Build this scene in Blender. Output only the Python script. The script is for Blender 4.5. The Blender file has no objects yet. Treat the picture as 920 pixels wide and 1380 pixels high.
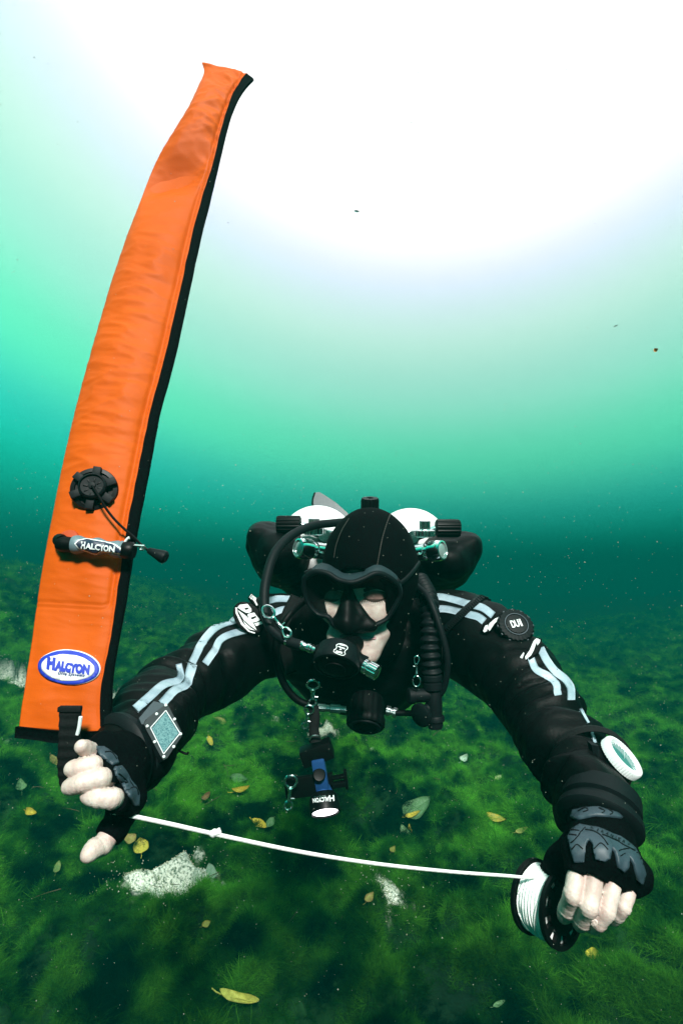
import bpy, bmesh, math, random, time
import numpy as np
from mathutils import Vector, Matrix
from mathutils.bvhtree import BVHTree
T0 = time.time()
random.seed(7)
RNG = np.random.default_rng(11)
sc = bpy.context.scene
COL = sc.collection

# ------------------------------------------------------------------ camera, world, sun, exposure
CAM_H = 1.0
PITCH = math.radians(8.0)
FPX, CX, CY = 708.0, 460.0, 690.0
cam_d = bpy.data.cameras.new('camera')
cam = bpy.data.objects.new('camera', cam_d)
COL.objects.link(cam)
cam_d.sensor_fit = 'VERTICAL'
cam_d.sensor_height = 36.0
cam_d.sensor_width = 24.0
cam_d.lens = FPX / 1380.0 * 36.0
cam_d.clip_start = 0.02
cam_d.clip_end = 500.0
cam.location = (0, 0, CAM_H)
cam.rotation_euler = (math.pi / 2 + PITCH, 0, 0)
sc.camera = cam
CAMP = np.array([0, 0, CAM_H])
RIGHT = np.array([1.0, 0, 0])
FWD = np.array([0, math.cos(PITCH), math.sin(PITCH)])
UP = np.array([0, -math.sin(PITCH), math.cos(PITCH)])

def P(px, py, d):
    """measured point of the place: picture position and depth along the view axis"""
    return CAMP + d * (FWD + (px - CX) / FPX * RIGHT - (py - CY) / FPX * UP)

def ray(px, py):
    v = FWD + (px - CX) / FPX * RIGHT - (py - CY) / FPX * UP
    return v / np.linalg.norm(v)

sc.view_settings.view_transform = 'Standard'
sc.view_settings.look = 'None'
sc.view_settings.gamma = 1.0
sc.view_settings.exposure = EXPOSURE = 1.0
sc.cycles.max_bounces = 6
sc.cycles.volume_bounces = 1
sc.cycles.transparent_max_bounces = 12
sc.cycles.caustics_reflective = False
sc.cycles.caustics_refractive = False
sc.cycles.use_denoising = True

SUN_EL, SUN_AZ = math.radians(41), math.radians(170)   # azimuth from +Y towards +X; the light comes over the camera's right shoulder
world = bpy.data.worlds.new('World')
sc.world = world
world.use_nodes = True
wn, wl = world.node_tree.nodes, world.node_tree.links
wn.clear()
w_out = wn.new('ShaderNodeOutputWorld')
w_bg = wn.new('ShaderNodeBackground')
w_bg.inputs['Strength'].default_value = 0.1
w_sky = wn.new('ShaderNodeTexSky')
w_sky.sky_type = 'NISHITA'
w_sky.sun_disc = False
w_sky.sun_elevation = SUN_EL
w_sky.sun_rotation = SUN_AZ
# daylight seen from below through the water: bright where the surface is lit, sinking to teal with angle
w_geo = wn.new('ShaderNodeTexCoord')
w_dot = wn.new('ShaderNodeVectorMath'); w_dot.operation = 'DOT_PRODUCT'
G = ray(615, -120)
SKY_K = 0.40
w_dot.inputs[1].default_value = G
w_nrm = wn.new('ShaderNodeVectorMath'); w_nrm.operation = 'NORMALIZE'
wl.new(w_geo.outputs['Generated'], w_nrm.inputs[0])
wl.new(w_nrm.outputs[0], w_dot.inputs[0])
w_ac = wn.new('ShaderNodeMath'); w_ac.operation = 'ARCCOSINE'
wl.new(w_dot.outputs['Value'], w_ac.inputs[0])
w_dv = wn.new('ShaderNodeMath'); w_dv.operation = 'DIVIDE'
w_dv.inputs[1].default_value = math.pi
w_sep = wn.new('ShaderNodeSeparateXYZ'); wl.new(w_nrm.outputs[0], w_sep.inputs[0])
w_el = wn.new('ShaderNodeMath'); w_el.operation = 'ARCSINE'; wl.new(w_sep.outputs['Z'], w_el.inputs[0])
w_mad = wn.new('ShaderNodeMath'); w_mad.operation = 'MULTIPLY_ADD'
w_mad.inputs[1].default_value = -SKY_K; w_mad.inputs[2].default_value = SKY_K * math.radians(35)
wl.new(w_el.outputs[0], w_mad.inputs[0])
w_sum = wn.new('ShaderNodeMath'); w_sum.operation = 'ADD'; w_sum.use_clamp = False
wl.new(w_ac.outputs[0], w_sum.inputs[0]); wl.new(w_mad.outputs[0], w_sum.inputs[1])
wl.new(w_sum.outputs[0], w_dv.inputs[0])
w_rmp = wn.new('ShaderNodeValToRGB')
w_rmp.color_ramp.interpolation = 'B_SPLINE'
WSTOPS = [(0, (2.000, 2.000, 2.000)), (18, (1.2, 1.17, 1.3)), (24, (.80, .79, 1.0)), (29, (.63, .75, .80)), (34, (0.531, 0.797, 0.664)), (39, (0.396, 0.742, 0.606)), (44, (0.326, 0.803, 0.596)), (49, (0.177, 0.846, 0.523)), (54, (0.140, 0.952, 0.539)), (60, (0.036, 0.695, 0.570)), (66, (0.010, 0.829, 0.512)), (80, (0.0, 0.12, 0.10)), (180, (0.000, 0.030, 0.030))]
els = w_rmp.color_ramp.elements
while len(els) < len(WSTOPS):
    els.new(0.5)
for e, (a, c) in zip(els, WSTOPS):
    e.position = a / 180.0
for e, (a, c) in zip(els, WSTOPS):
    e.color = (*[x for x in c], 1)
wl.new(w_dv.outputs[0], w_rmp.inputs[0])
w_sc = wn.new('ShaderNodeVectorMath'); w_sc.operation = 'SCALE'
w_sc.inputs['Scale'].default_value = 9.0
wl.new(w_rmp.outputs[0], w_sc.inputs[0])
w_tint = wn.new('ShaderNodeVectorMath'); w_tint.operation = 'MULTIPLY'
w_tint.inputs[1].default_value = (.01, .13, .11)
wl.new(w_sky.outputs[0], w_tint.inputs[0])
w_add = wn.new('ShaderNodeVectorMath'); w_add.operation = 'ADD'
wl.new(w_sc.outputs[0], w_add.inputs[0])
wl.new(w_tint.outputs[0], w_add.inputs[1])
wl.new(w_add.outputs[0], w_bg.inputs['Color'])
wl.new(w_bg.outputs[0], w_out.inputs['Surface'])

sun_d = bpy.data.lights.new('sun', 'SUN')
sun_d.energy = 5.0
sun_d.angle = math.radians(8)
sun_d.color = (1.0, 0.97, 0.92)
sun = bpy.data.objects.new('sun', sun_d)
COL.objects.link(sun)
SUNV = Vector((math.cos(SUN_EL) * math.sin(SUN_AZ), math.cos(SUN_EL) * math.cos(SUN_AZ), math.sin(SUN_EL)))
sun.rotation_euler = (-SUNV).to_track_quat('-Z', 'Y').to_euler()
sun.location = tuple(SUNV * 20)

# ------------------------------------------------------------------ noise
_perm = np.random.default_rng(3).permutation(256)
_perm = np.concatenate([_perm, _perm, _perm])
_g3 = np.random.default_rng(5).normal(size=(256, 3))
_g3 /= np.linalg.norm(_g3, axis=1)[:, None]
def noise3(p):
    """vectorised gradient noise, about -1..1"""
    p = np.asarray(p, float)
    i = np.floor(p).astype(np.int64)
    f = p - i
    u = f * f * f * (f * (f * 6 - 15) + 10)
    i &= 255
    out = 0
    for dx in (0, 1):
        wx = u[:, 0] if dx else 1 - u[:, 0]
        for dy in (0, 1):
            wy = u[:, 1] if dy else 1 - u[:, 1]
            for dz in (0, 1):
                wz = u[:, 2] if dz else 1 - u[:, 2]
                h = _perm[_perm[_perm[i[:, 0] + dx] + i[:, 1] + dy] + i[:, 2] + dz]
                g = _g3[h]
                d = g[:, 0] * (f[:, 0] - dx) + g[:, 1] * (f[:, 1] - dy) + g[:, 2] * (f[:, 2] - dz)
                out = out + wx * wy * wz * d
    return out * 1.5
def noise2(x, y, s, z=0.0):
    return noise3(np.stack([x * s, y * s, np.full_like(x, z)], 1))

# ------------------------------------------------------------------ object helpers
def props(o, label=None, cat=None, group=None, kind=None):
    if label: o['label'] = label
    if cat: o['category'] = cat
    if group: o['group'] = group
    if kind: o['kind'] = kind
    return o
def obj(name, me, mat=None, parent=None, label=None, cat=None, group=None, kind=None):
    o = bpy.data.objects.new(name, me)
    COL.objects.link(o)
    if mat is not None:
        me.materials.clear()
        me.materials.append(mat)
    if parent is not None:
        o.parent = parent
        o.matrix_parent_inverse = Matrix.Identity(4)
        r = parent
        off = Vector((0, 0, 0))
        while r is not None:
            off += r.location
            r = r.parent
        o.location = -off
    return props(o, label, cat, group, kind)
def thing(name, label, cat, loc, group=None):
    o = bpy.data.objects.new(name, None)
    COL.objects.link(o)
    o.location = tuple(loc)
    o.empty_display_size = 0.05
    return props(o, label, cat, group)
def mesh(name, verts, faces, smooth=True):
    me = bpy.data.meshes.new(name)
    me.from_pydata([tuple(v) for v in verts], [], [tuple(f) for f in faces])
    if smooth:
        me.polygons.foreach_set('use_smooth', [True] * len(me.polygons))
    me.update()
    return me
def np_mesh(name, verts, quads, smooth=True):
    verts = np.asarray(verts, np.float32); quads = np.asarray(quads, np.int32)
    me = bpy.data.meshes.new(name)
    n = quads.shape[1]
    me.vertices.add(len(verts)); me.vertices.foreach_set('co', verts.ravel())
    me.loops.add(quads.size); me.loops.foreach_set('vertex_index', quads.ravel())
    me.polygons.add(len(quads)); me.polygons.foreach_set('loop_start', np.arange(0, quads.size, n, dtype=np.int32))
    if smooth: me.polygons.foreach_set('use_smooth', np.ones(len(quads), bool))
    me.update(calc_edges=True); me.validate()
    return me

# ------------------------------------------------------------------ materials
def mat(name, color, rough=0.6, metal=0.0, noise=None, bump=None, spec=0.5, emit=None, trans=None, coat=None):
    """noise=(scale, amount, colour2)   bump=(scale, strength)"""
    m = bpy.data.materials.new(name); m.use_nodes = True
    nt = m.node_tree; b = nt.nodes['Principled BSDF']
    b.inputs['Base Color'].default_value = (*color, 1)
    b.inputs['Roughness'].default_value = rough
    b.inputs['Metallic'].default_value = metal
    b.inputs['Specular IOR Level'].default_value = spec
    if emit:
        b.inputs['Emission Color'].default_value = (*emit[0], 1); b.inputs['Emission Strength'].default_value = emit[1]
    if coat:
        b.inputs['Coat Weight'].default_value = coat
    tc = nt.nodes.new('ShaderNodeTexCoord')
    if noise:
        n = nt.nodes.new('ShaderNodeTexNoise'); n.inputs['Scale'].default_value = noise[0]; n.inputs['Detail'].default_value = 5
        nt.links.new(tc.outputs['Object'], n.inputs['Vector'])
        r = nt.nodes.new('ShaderNodeValToRGB')
        r.color_ramp.elements[0].position = 0.5 - noise[1]; r.color_ramp.elements[0].color = (*color, 1)
        r.color_ramp.elements[1].position = 0.5 + noise[1]; r.color_ramp.elements[1].color = (*noise[2], 1)
        nt.links.new(n.outputs['Fac'], r.inputs[0]); nt.links.new(r.outputs[0], b.inputs['Base Color'])
    if bump:
        n2 = nt.nodes.new('ShaderNodeTexNoise'); n2.inputs['Scale'].default_value = bump[0]; n2.inputs['Detail'].default_value = 4
        nt.links.new(tc.outputs['Object'], n2.inputs['Vector'])
        bp = nt.nodes.new('ShaderNodeBump'); bp.inputs['Strength'].default_value = bump[1]; bp.inputs['Distance'].default_value = 0.002
        nt.links.new(n2.outputs['Fac'], bp.inputs['Height']); nt.links.new(bp.outputs[0], b.inputs['Normal'])
    return m

# ------------------------------------------------------------------ the lake bed
SAND = []
def smooth01(x): 
    x = np.clip(x, 0, 1); return x * x * (3 - 2 * x)
def base_h(x, y):
    x = np.asarray(x, float); y = np.asarray(y, float)
    l = -x - 1.0 + 0.25 * np.clip(y - 3, 0, 40) * 0
    left = np.where(l > 0, l * l / (l + 1.4), 0) * 0.52
    left = 2.3 * (1 - np.exp(-left / 2.3))
    right = .9 * smooth01((x - 3.8 - .04 * y) / 9.0)
    far = -0.022 * np.clip(y - 5, 0, 30)
    return left + right + far
K_BED = 1.6          # metres per layout unit of the bed
def ground_h(x, y):
    return CAM_H - K_BED * (CAM_H - bed_h(np.asarray(x, float) / K_BED, np.asarray(y, float) / K_BED))
def bed_h(x, y):
    x = np.asarray(x, float).ravel(); y = np.asarray(y, float).ravel()
    h = base_h(x, y)
    h = h + 0.10 * noise2(x, y, 0.55, 3.3) + 0.16 * (np.abs(noise2(x, y, 1.0, 1.7)) - .3)
    wx = x + 0.10 * noise2(x, y, 2.4, 9.1) + .03 * noise2(x, y, 9.0, 19.1); wy = y + 0.10 * noise2(x, y, 2.4, 4.4) + .03 * noise2(x, y, 9.0, 14.4)
    h = h + 0.17 * (np.abs(noise2(wx, wy, 2.3, 7.7)) - .3) + 0.15 * (np.abs(noise2(wx, wy, 4.6, 2.2)) - .3) + 0.065 * (np.abs(noise2(wx, wy, 9.0, 12.2)) - .3)
    h = h + 0.016 * noise2(wx, wy, 22.0, 5.5)
    # holes between the cushions
    h = h - 0.10 * smooth01((noise2(wx, wy, 3.4, 41.0) - .22) / .35) - 0.10 * smooth01((noise2(wx, wy, 6.0, 51.0) - .12) / .3)
    s = sand0(x, y)
    return h * (1 - .5 * s) + 0.004 * s
def bed_hollow(x, y):
    wx = x + 0.10 * noise2(x, y, 2.4, 9.1) + .03 * noise2(x, y, 9.0, 19.1); wy = y + 0.10 * noise2(x, y, 2.4, 4.4) + .03 * noise2(x, y, 9.0, 14.4)
    return np.maximum(noise2(wx, wy, 6.0, 51.0), noise2(wx, wy, 3.4, 41.0) - .08)
def sand_mask(x, y): return sand0(np.asarray(x, float) / K_BED, np.asarray(y, float) / K_BED)
def sand0(x, y):
    m = np.zeros_like(x)
    if not SAND: return m
    nn = 0.55 * noise2(x, y, 7.0, 8.8) + 0.35 * noise2(x, y, 19.0, 1.1) + .25 * noise2(x, y, 45.0, 2.1)
    for (cx, cy, rx, ry, amp) in SAND:
        q = np.sqrt(((x - cx) / rx) ** 2 + ((y - cy) / ry) ** 2)
        m = np.maximum(m, amp * smooth01((1.0 - q + 1.1 * nn) / 0.35))
    return m
def on_ground(px, py):
    """where a sight line meets the bed"""
    v = ray(px, py); t = 0.6
    for k in range(500):
        q = CAMP + v * t
        g = ground_h(np.array([q[0]]), np.array([q[1]]))[0]
        if q[2] - g < 0.004: break
        t += max(0.004, (q[2] - g) * 0.5)
    return q
_sp = []
for (px, py, rx, ry, amp) in [(200, 1205, .13, .12, 1), (232, 1172, .14, .14, .78), (514, 1203, .085, .085, 1), (12, 897, .26, .34, 1), (166, 938, .14, .36, 1),
                              (438, 983, .10, .07, .8), (345, 948, .18, .14, .7)]:
    q = on_ground(px, py); _sp.append((q[0] / K_BED, q[1] / K_BED, rx, ry, amp))
SAND = _sp

def build_ground():
    rad = np.concatenate([[0.25], np.geomspace(0.5, 1.0, 16)[:-1], np.geomspace(1.0, 6.0, 330)[:-1], np.geomspace(6.0, 42.0, 130)]) * K_BED
    a1 = np.linspace(-44, 44, 470)
    a2 = np.linspace(44, 316, 100)[1:-1]
    ang = np.radians(np.concatenate([a1, a2]))
    R, A = np.meshgrid(rad, ang, indexing='ij')
    X = (R * np.sin(A)).ravel(); Y = (R * np.cos(A)).ravel()
    Z = ground_h(X, Y)
    S = sand_mask(X, Y)
    nr, na = len(rad), len(ang)
    idx = np.arange(nr * na).reshape(nr, na)
    a = idx[:-1]; b = idx[1:]
    q = np.stack([a, np.roll(a, -1, 1), np.roll(b, -1, 1), b], -1).reshape(-1, 4)[:, ::-1]
    V = np.stack([X, Y, Z], 1)
    me = np_mesh('lake_bed', V, q)
    at = me.attributes.new('sand', 'FLOAT', 'POINT')
    at.data.foreach_set('value', S.astype(np.float32))
    return me
def ground_mat():
    m = bpy.data.materials.new('algae_bed'); m.use_nodes = True
    nt = m.node_tree; N = nt.nodes.new; L = nt.links.new
    b = nt.nodes['Principled BSDF']; b.inputs['Roughness'].default_value = 0.95; b.inputs['Specular IOR Level'].default_value = 0.1
    g = N('ShaderNodeNewGeometry')
    n1 = N('ShaderNodeTexNoise'); n1.inputs['Scale'].default_value = 1.5; n1.inputs['Detail'].default_value = 6
    n2 = N('ShaderNodeTexNoise'); n2.inputs['Scale'].default_value = 60; n2.inputs['Detail'].default_value = 5
    n3 = N('ShaderNodeTexNoise'); n3.inputs['Scale'].default_value = 75; n3.inputs['Detail'].default_value = 3
    for n in (n1, n2, n3): L(g.outputs['Position'], n.inputs['Vector'])
    r1 = N('ShaderNodeValToRGB')
    r1.color_ramp.elements[0].position = .32; r1.color_ramp.elements[0].color = (.003, .014, .007, 1)
    r1.color_ramp.elements[1].position = .68; r1.color_ramp.elements[1].color = (.010, .050, .012, 1)
    L(n1.outputs['Fac'], r1.inputs[0])
    r2 = N('ShaderNodeValToRGB')
    r2.color_ramp.elements[0].position = .34; r2.color_ramp.elements[0].color = (.10, .16, .11, 1)
    r2.color_ramp.elements[1].position = .55; r2.color_ramp.elements[1].color = (.80, .86, .74, 1)
    L(n3.outputs['Fac'], r2.inputs[0])
    at = N('ShaderNodeAttribute'); at.attribute_name = 'sand'
    mx = N('ShaderNodeMix'); mx.data_type = 'RGBA'
    L(at.outputs['Fac'], mx.inputs[0]); L(r1.outputs[0], mx.inputs[6]); L(r2.outputs[0], mx.inputs[7])
    L(mx.outputs[2], b.inputs['Base Color'])
    bp = N('ShaderNodeBump'); bp.inputs['Strength'].default_value = .7; bp.inputs['Distance'].default_value = .01
    L(n2.outputs['Fac'], bp.inputs['Height']); L(bp.outputs[0], b.inputs['Normal'])
    return m
M_BED = ground_mat()
bed = obj('lake_bed', build_ground(), M_BED, kind='structure')

# ------------------------------------------------------------------ the soft algae growing on it
def algae_mat():
    m = bpy.data.materials.new('algae'); m.use_nodes = True
    nt = m.node_tree; N = nt.nodes.new; L = nt.links.new
    nt.nodes.remove(nt.nodes['Principled BSDF'])
    out = nt.nodes['Material Output']
    g = N('ShaderNodeNewGeometry')
    n1 = N('ShaderNodeTexNoise'); n1.inputs['Scale'].default_value = 1.2; n1.inputs['Detail'].default_value = 5
    n2 = N('ShaderNodeTexNoise'); n2.inputs['Scale'].default_value = 4.6; n2.inputs['Detail'].default_value = 4
    L(g.outputs['Position'], n1.inputs['Vector']); L(g.outputs['Position'], n2.inputs['Vector'])
    ad = N('ShaderNodeMath'); ad.operation = 'MULTIPLY_ADD'; ad.inputs[1].default_value = .45
    L(n2.outputs['Fac'], ad.inputs[0])
    ml = N('ShaderNodeMath'); ml.operation = 'MULTIPLY'; ml.inputs[1].default_value = .55
    L(n1.outputs['Fac'], ml.inputs[0]); L(ml.outputs[0], ad.inputs[2])
    r = N('ShaderNodeValToRGB')
    e = r.color_ramp.elements
    e[0].position = .43; e[0].color = (.002, .016, .006, 1)
    e[1].position = .495; e[1].color = (.026, .165, .013, 1)
    x = e.new(.56); x.color = (.10, .40, .026, 1)
    L(ad.outputs[0], r.inputs[0])
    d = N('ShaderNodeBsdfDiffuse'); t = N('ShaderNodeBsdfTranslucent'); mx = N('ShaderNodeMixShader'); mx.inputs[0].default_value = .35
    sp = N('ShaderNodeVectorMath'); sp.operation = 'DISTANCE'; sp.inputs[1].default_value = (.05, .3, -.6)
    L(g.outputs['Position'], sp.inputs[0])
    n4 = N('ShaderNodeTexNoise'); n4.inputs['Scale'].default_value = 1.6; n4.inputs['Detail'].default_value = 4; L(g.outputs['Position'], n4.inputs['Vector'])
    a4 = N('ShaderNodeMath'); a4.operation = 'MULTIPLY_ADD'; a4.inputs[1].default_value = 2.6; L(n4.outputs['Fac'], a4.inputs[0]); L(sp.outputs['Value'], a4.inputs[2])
    mr = N('ShaderNodeMapRange'); mr.inputs['From Min'].default_value = 3.3; mr.inputs['From Max'].default_value = 4.6; mr.inputs['To Min'].default_value = .36; mr.inputs['To Max'].default_value = 1.0  # foreground algae darkened: falloff of the light painted into its colour
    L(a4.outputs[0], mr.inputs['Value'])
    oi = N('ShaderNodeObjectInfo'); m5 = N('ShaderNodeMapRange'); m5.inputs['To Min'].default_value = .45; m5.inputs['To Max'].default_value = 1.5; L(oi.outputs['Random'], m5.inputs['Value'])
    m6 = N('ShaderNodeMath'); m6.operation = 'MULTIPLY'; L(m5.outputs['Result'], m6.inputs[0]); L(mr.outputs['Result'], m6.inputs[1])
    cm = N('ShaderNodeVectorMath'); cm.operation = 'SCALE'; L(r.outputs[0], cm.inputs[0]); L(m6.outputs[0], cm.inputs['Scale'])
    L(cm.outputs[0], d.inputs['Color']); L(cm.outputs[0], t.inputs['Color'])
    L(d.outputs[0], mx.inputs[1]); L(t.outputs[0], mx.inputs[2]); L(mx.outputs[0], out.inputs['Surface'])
    return m
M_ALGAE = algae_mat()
def nrm0(v): return v / (np.linalg.norm(v) + 1e-9)
tuft_col = bpy.data.collections.new('algae_tufts')
for k in range(6):
    rr = random.Random(100 + k)
    vs, fs = [], []
    for b in range(120):
        # fine filaments, curling every way, so that a tuft reads as a soft cushion
        u = nrm0(np.array([rr.gauss(0, 1), rr.gauss(0, 1), abs(rr.gauss(.25, .8))]))
        p = u * np.array([.55, .55, .30]) * rr.uniform(.1, .8) - np.array([0, 0, .12])
        dr = nrm0(u + np.array([rr.gauss(0, .55), rr.gauss(0, .55), rr.gauss(.35, .4)]))
        cu = np.array([rr.gauss(0, 1), rr.gauss(0, 1), rr.gauss(-.35, .8)]) * .75
        ln = rr.uniform(.30, .75); w = rr.uniform(.006, .013)
        side = nrm0(np.cross(dr, np.array([rr.gauss(0, 1), rr.gauss(0, 1), rr.gauss(0, 1)]))) * w
        i0 = len(vs)
        for s in range(5):
            t = s / 4
            q = p + dr * ln * t + cu * ln * t * t * .6
            sw = side * (1 - .6 * t)
            vs += [q - sw, q + sw]
        for s in range(4):
            j = i0 + 2 * s; fs.append((j, j + 1, j + 3, j + 2))
    to = bpy.data.objects.new('algae_tuft', mesh('algae_tuft', vs, fs))
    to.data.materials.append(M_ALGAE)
    tuft_col.objects.link(to)
def build_algae():
    # points thin out with distance, tufts grow with it so that the cover stays closed
    pts, scl = [], []
    bands = [(0.9, 1.6, 24000, .038), (1.6, 2.6, 44000, .038), (2.6, 4.2, 50000, .046), (4.2, 8.0, 40000, .072), (8.0, 18.0, 20000, .14)]
    for (r0, r1, n, s) in bands:
        r0, r1, s = r0 * K_BED, r1 * K_BED, s * K_BED
        r = np.sqrt(RNG.uniform(r0 ** 2, r1 ** 2, n)); a = np.radians(RNG.uniform(-46, 46, n))
        x, y = r * np.sin(a), r * np.cos(a)
        keep = sand_mask(x, y) < RNG.uniform(.02, .5, n)
        th = noise2(x, y, 3.4 / K_BED, 21.0) + .6 * noise2(x, y, 8.0 / K_BED, 31.0) - .45 * smooth01((bed_hollow(x / K_BED, y / K_BED) - .1) / .3)
        keep &= th > RNG.uniform(-1.1, -.25, n)
        x, y, th = x[keep], y[keep], th[keep]
        pts.append(np.stack([x, y, ground_h(x, y)], 1))
        scl.append(s * RNG.uniform(.6, 1.25, len(x)) * np.where(RNG.random(len(x)) < .06, 1.4, 1) * (1 + .35 * np.clip(th, -.6, .8)))
    P_ = np.concatenate(pts).astype(np.float32); S_ = np.concatenate(scl).astype(np.float32)
    me = bpy.data.meshes.new('algae')
    me.vertices.add(len(P_)); me.vertices.foreach_set('co', P_.ravel())
    a = me.attributes.new('sz', 'FLOAT', 'POINT'); a.data.foreach_set('value', S_)
    rot = np.stack([RNG.normal(0, .3, len(P_)), RNG.normal(0, .3, len(P_)), RNG.uniform(0, 6.28, len(P_))], 1).astype(np.float32)
    a = me.attributes.new('rot', 'FLOAT_VECTOR', 'POINT'); a.data.foreach_set('vector', rot.ravel())
    me.update()
    o = obj('algae', me, None, label='soft dark green filamentous algae covering the lake bed', kind='stuff')
    ng = bpy.data.node_groups.new('grow_algae', 'GeometryNodeTree')
    ng.interface.new_socket('Geometry', in_out='INPUT', socket_type='NodeSocketGeometry')
    ng.interface.new_socket('Geometry', in_out='OUTPUT', socket_type='NodeSocketGeometry')
    N = ng.nodes.new; L = ng.links.new
    gi = N('NodeGroupInput'); go = N('NodeGroupOutput')
    ip = N('GeometryNodeInstanceOnPoints'); ci = N('GeometryNodeCollectionInfo')
    ci.inputs['Collection'].default_value = tuft_col; ci.inputs['Separate Children'].default_value = True; ci.inputs['Reset Children'].default_value = True
    a1 = N('GeometryNodeInputNamedAttribute'); a1.data_type = 'FLOAT'; a1.inputs['Name'].default_value = 'sz'
    a2 = N('GeometryNodeInputNamedAttribute'); a2.data_type = 'FLOAT_VECTOR'; a2.inputs['Name'].default_value = 'rot'
    e2r = N('FunctionNodeEulerToRotation')
    L(gi.outputs[0], ip.inputs['Points']); L(ci.outputs[0], ip.inputs['Instance'])
    ip.inputs['Pick Instance'].default_value = True
    L(a1.outputs['Attribute'], ip.inputs['Scale']); L(a2.outputs['Attribute'], e2r.inputs[0]); L(e2r.outputs[0], ip.inputs['Rotation'])
    L(ip.outputs[0], go.inputs[0])
    md = o.modifiers.new('grow', 'NODES'); md.node_group = ng
    return o
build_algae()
print('bed', time.time() - T0)
# ------------------------------------------------------------------ shaping tools: distance fields turned into one continuous skin
def V3(*a): return np.array(a, float)
def nrm(v): return v / (np.linalg.norm(v) + 1e-12)
def cap(a, b, ra, rb): return ('c', np.asarray(a, float), np.asarray(b, float), ra, rb)
def ell(c, r, R=None): return ('e', np.asarray(c, float), np.asarray(r, float), np.eye(3) if R is None else R)
def prim_d(q, p):
    if q[0] == 'c':
        a, b, ra, rb = q[1:]
        ab = b - a; L2 = ab @ ab + 1e-12
        t = np.clip(((p - a) @ ab) / L2, 0, 1)
        return np.linalg.norm(p - a - t[:, None] * ab, axis=1) - (ra + (rb - ra) * t)
    c, r, R = q[1:]
    l = ((p - c) @ R.T)
    k0 = np.linalg.norm(l / r, axis=1); k1 = np.linalg.norm(l / (r * r), axis=1)
    return np.where(k1 > 1e-9, k0 * (k0 - 1) / np.maximum(k1, 1e-9), -r.min())
def smin(a, b, k):
    h = np.clip(0.5 + 0.5 * (b - a) / k, 0, 1)
    return b + (a - b) * h - k * h * (1 - h)
def union(prims, k):
    def f(p):
        d = prim_d(prims[0], p)
        for q in prims[1:]:
            d = smin(d, prim_d(q, p), k)
        return d
    return f
def sdf_mesh(name, f, lo, hi, h, B=6, newton=1):
    lo = np.asarray(lo, float); hi = np.asarray(hi, float)
    nb = np.ceil((hi - lo) / (B * h)).astype(int)
    g = np.stack(np.meshgrid(*[np.arange(n) for n in nb], indexing='ij'), -1).reshape(-1, 3)
    d = np.concatenate([f(lo + (c + .5) * B * h) for c in np.array_split(g, max(1, len(g) // 200000))])
    g = g[np.abs(d) < B * h * 1.25]
    S = int(nb.max() + 2) * B + 4
    key = lambda c: (c[:, 0] * S + c[:, 1]) * S + c[:, 2]
    cc = np.stack(np.meshgrid(*[np.arange(B + 1)] * 3, indexing='ij'), -1).reshape(-1, 3)
    corners = (g[:, None] * B + cc[None]).reshape(-1, 3)
    ck, first = np.unique(key(corners), return_index=True)
    corners = corners[first]
    val = np.concatenate([f(lo + c * h) for c in np.array_split(corners, max(1, len(corners) // 300000))])
    cl = np.stack(np.meshgrid(*[np.arange(B)] * 3, indexing='ij'), -1).reshape(-1, 3)
    cells = (g[:, None] * B + cl[None]).reshape(-1, 3)
    offs = np.array([(i, j, k) for i in (0, 1) for j in (0, 1) for k in (0, 1)])
    kk = key(cells)
    cv = np.stack([val[np.searchsorted(ck, kk + (o[0] * S + o[1]) * S + o[2])] for o in offs], 1)
    s = cv < 0
    act = s.any(1) & ~s.all(1)
    cells, cv, kk = cells[act], cv[act], kk[act]
    acc = np.zeros((len(cells), 3)); n = np.zeros(len(cells))
    for i in range(8):
        for j in range(i + 1, 8):
            if np.abs(offs[i] - offs[j]).sum() != 1: continue
            a, b = cv[:, i], cv[:, j]
            m = (a < 0) != (b < 0)
            t = np.where(m, a / np.where(m, a - b, 1), 0)
            acc += m[:, None] * (offs[i] + t[:, None] * (offs[j] - offs[i])); n += m
    V = lo + (cells + acc / n[:, None]) * h
    order = np.argsort(kk); sk = kk[order]
    def look(k):
        i = np.clip(np.searchsorted(sk, k), 0, len(sk) - 1)
        return np.where(sk[i] == k, order[i], -1)
    st = [S * S, S, 1]
    quads = []
    for ax in range(3):
        b1, b2 = (ax + 1) % 3, (ax + 2) % 3
        i1 = int(offs[:, 0].shape[0] and [i for i in range(8) if tuple(offs[i]) == tuple(int(q == ax) for q in range(3))][0])
        m = (cv[:, 0] < 0) != (cv[:, i1] < 0)
        idx = np.nonzero(m)[0]
        q = np.stack([idx, look(kk[idx] - st[b1]), look(kk[idx] - st[b1] - st[b2]), look(kk[idx] - st[b2])], 1)
        ok = (q >= 0).all(1)
        q = q[ok]; flip = cv[idx[ok], 0] < 0
        q[~flip] = q[~flip][:, ::-1]
        quads.append(q)
    Q = np.concatenate(quads)[:, ::-1]
    for _ in range(newton):
        e = h * .3
        fv = f(V)
        gr = np.stack([f(V + e * np.eye(3)[i]) - fv for i in range(3)], 1) / e
        V = V - np.clip(fv, -h, h)[:, None] * gr / np.maximum((gr * gr).sum(1), .25)[:, None]
    me = np_mesh(name, V, Q)
    bm = bmesh.new(); bm.from_mesh(me); bmesh.ops.recalc_face_normals(bm, faces=bm.faces); bm.to_mesh(me); bm.free()
    return me
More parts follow.
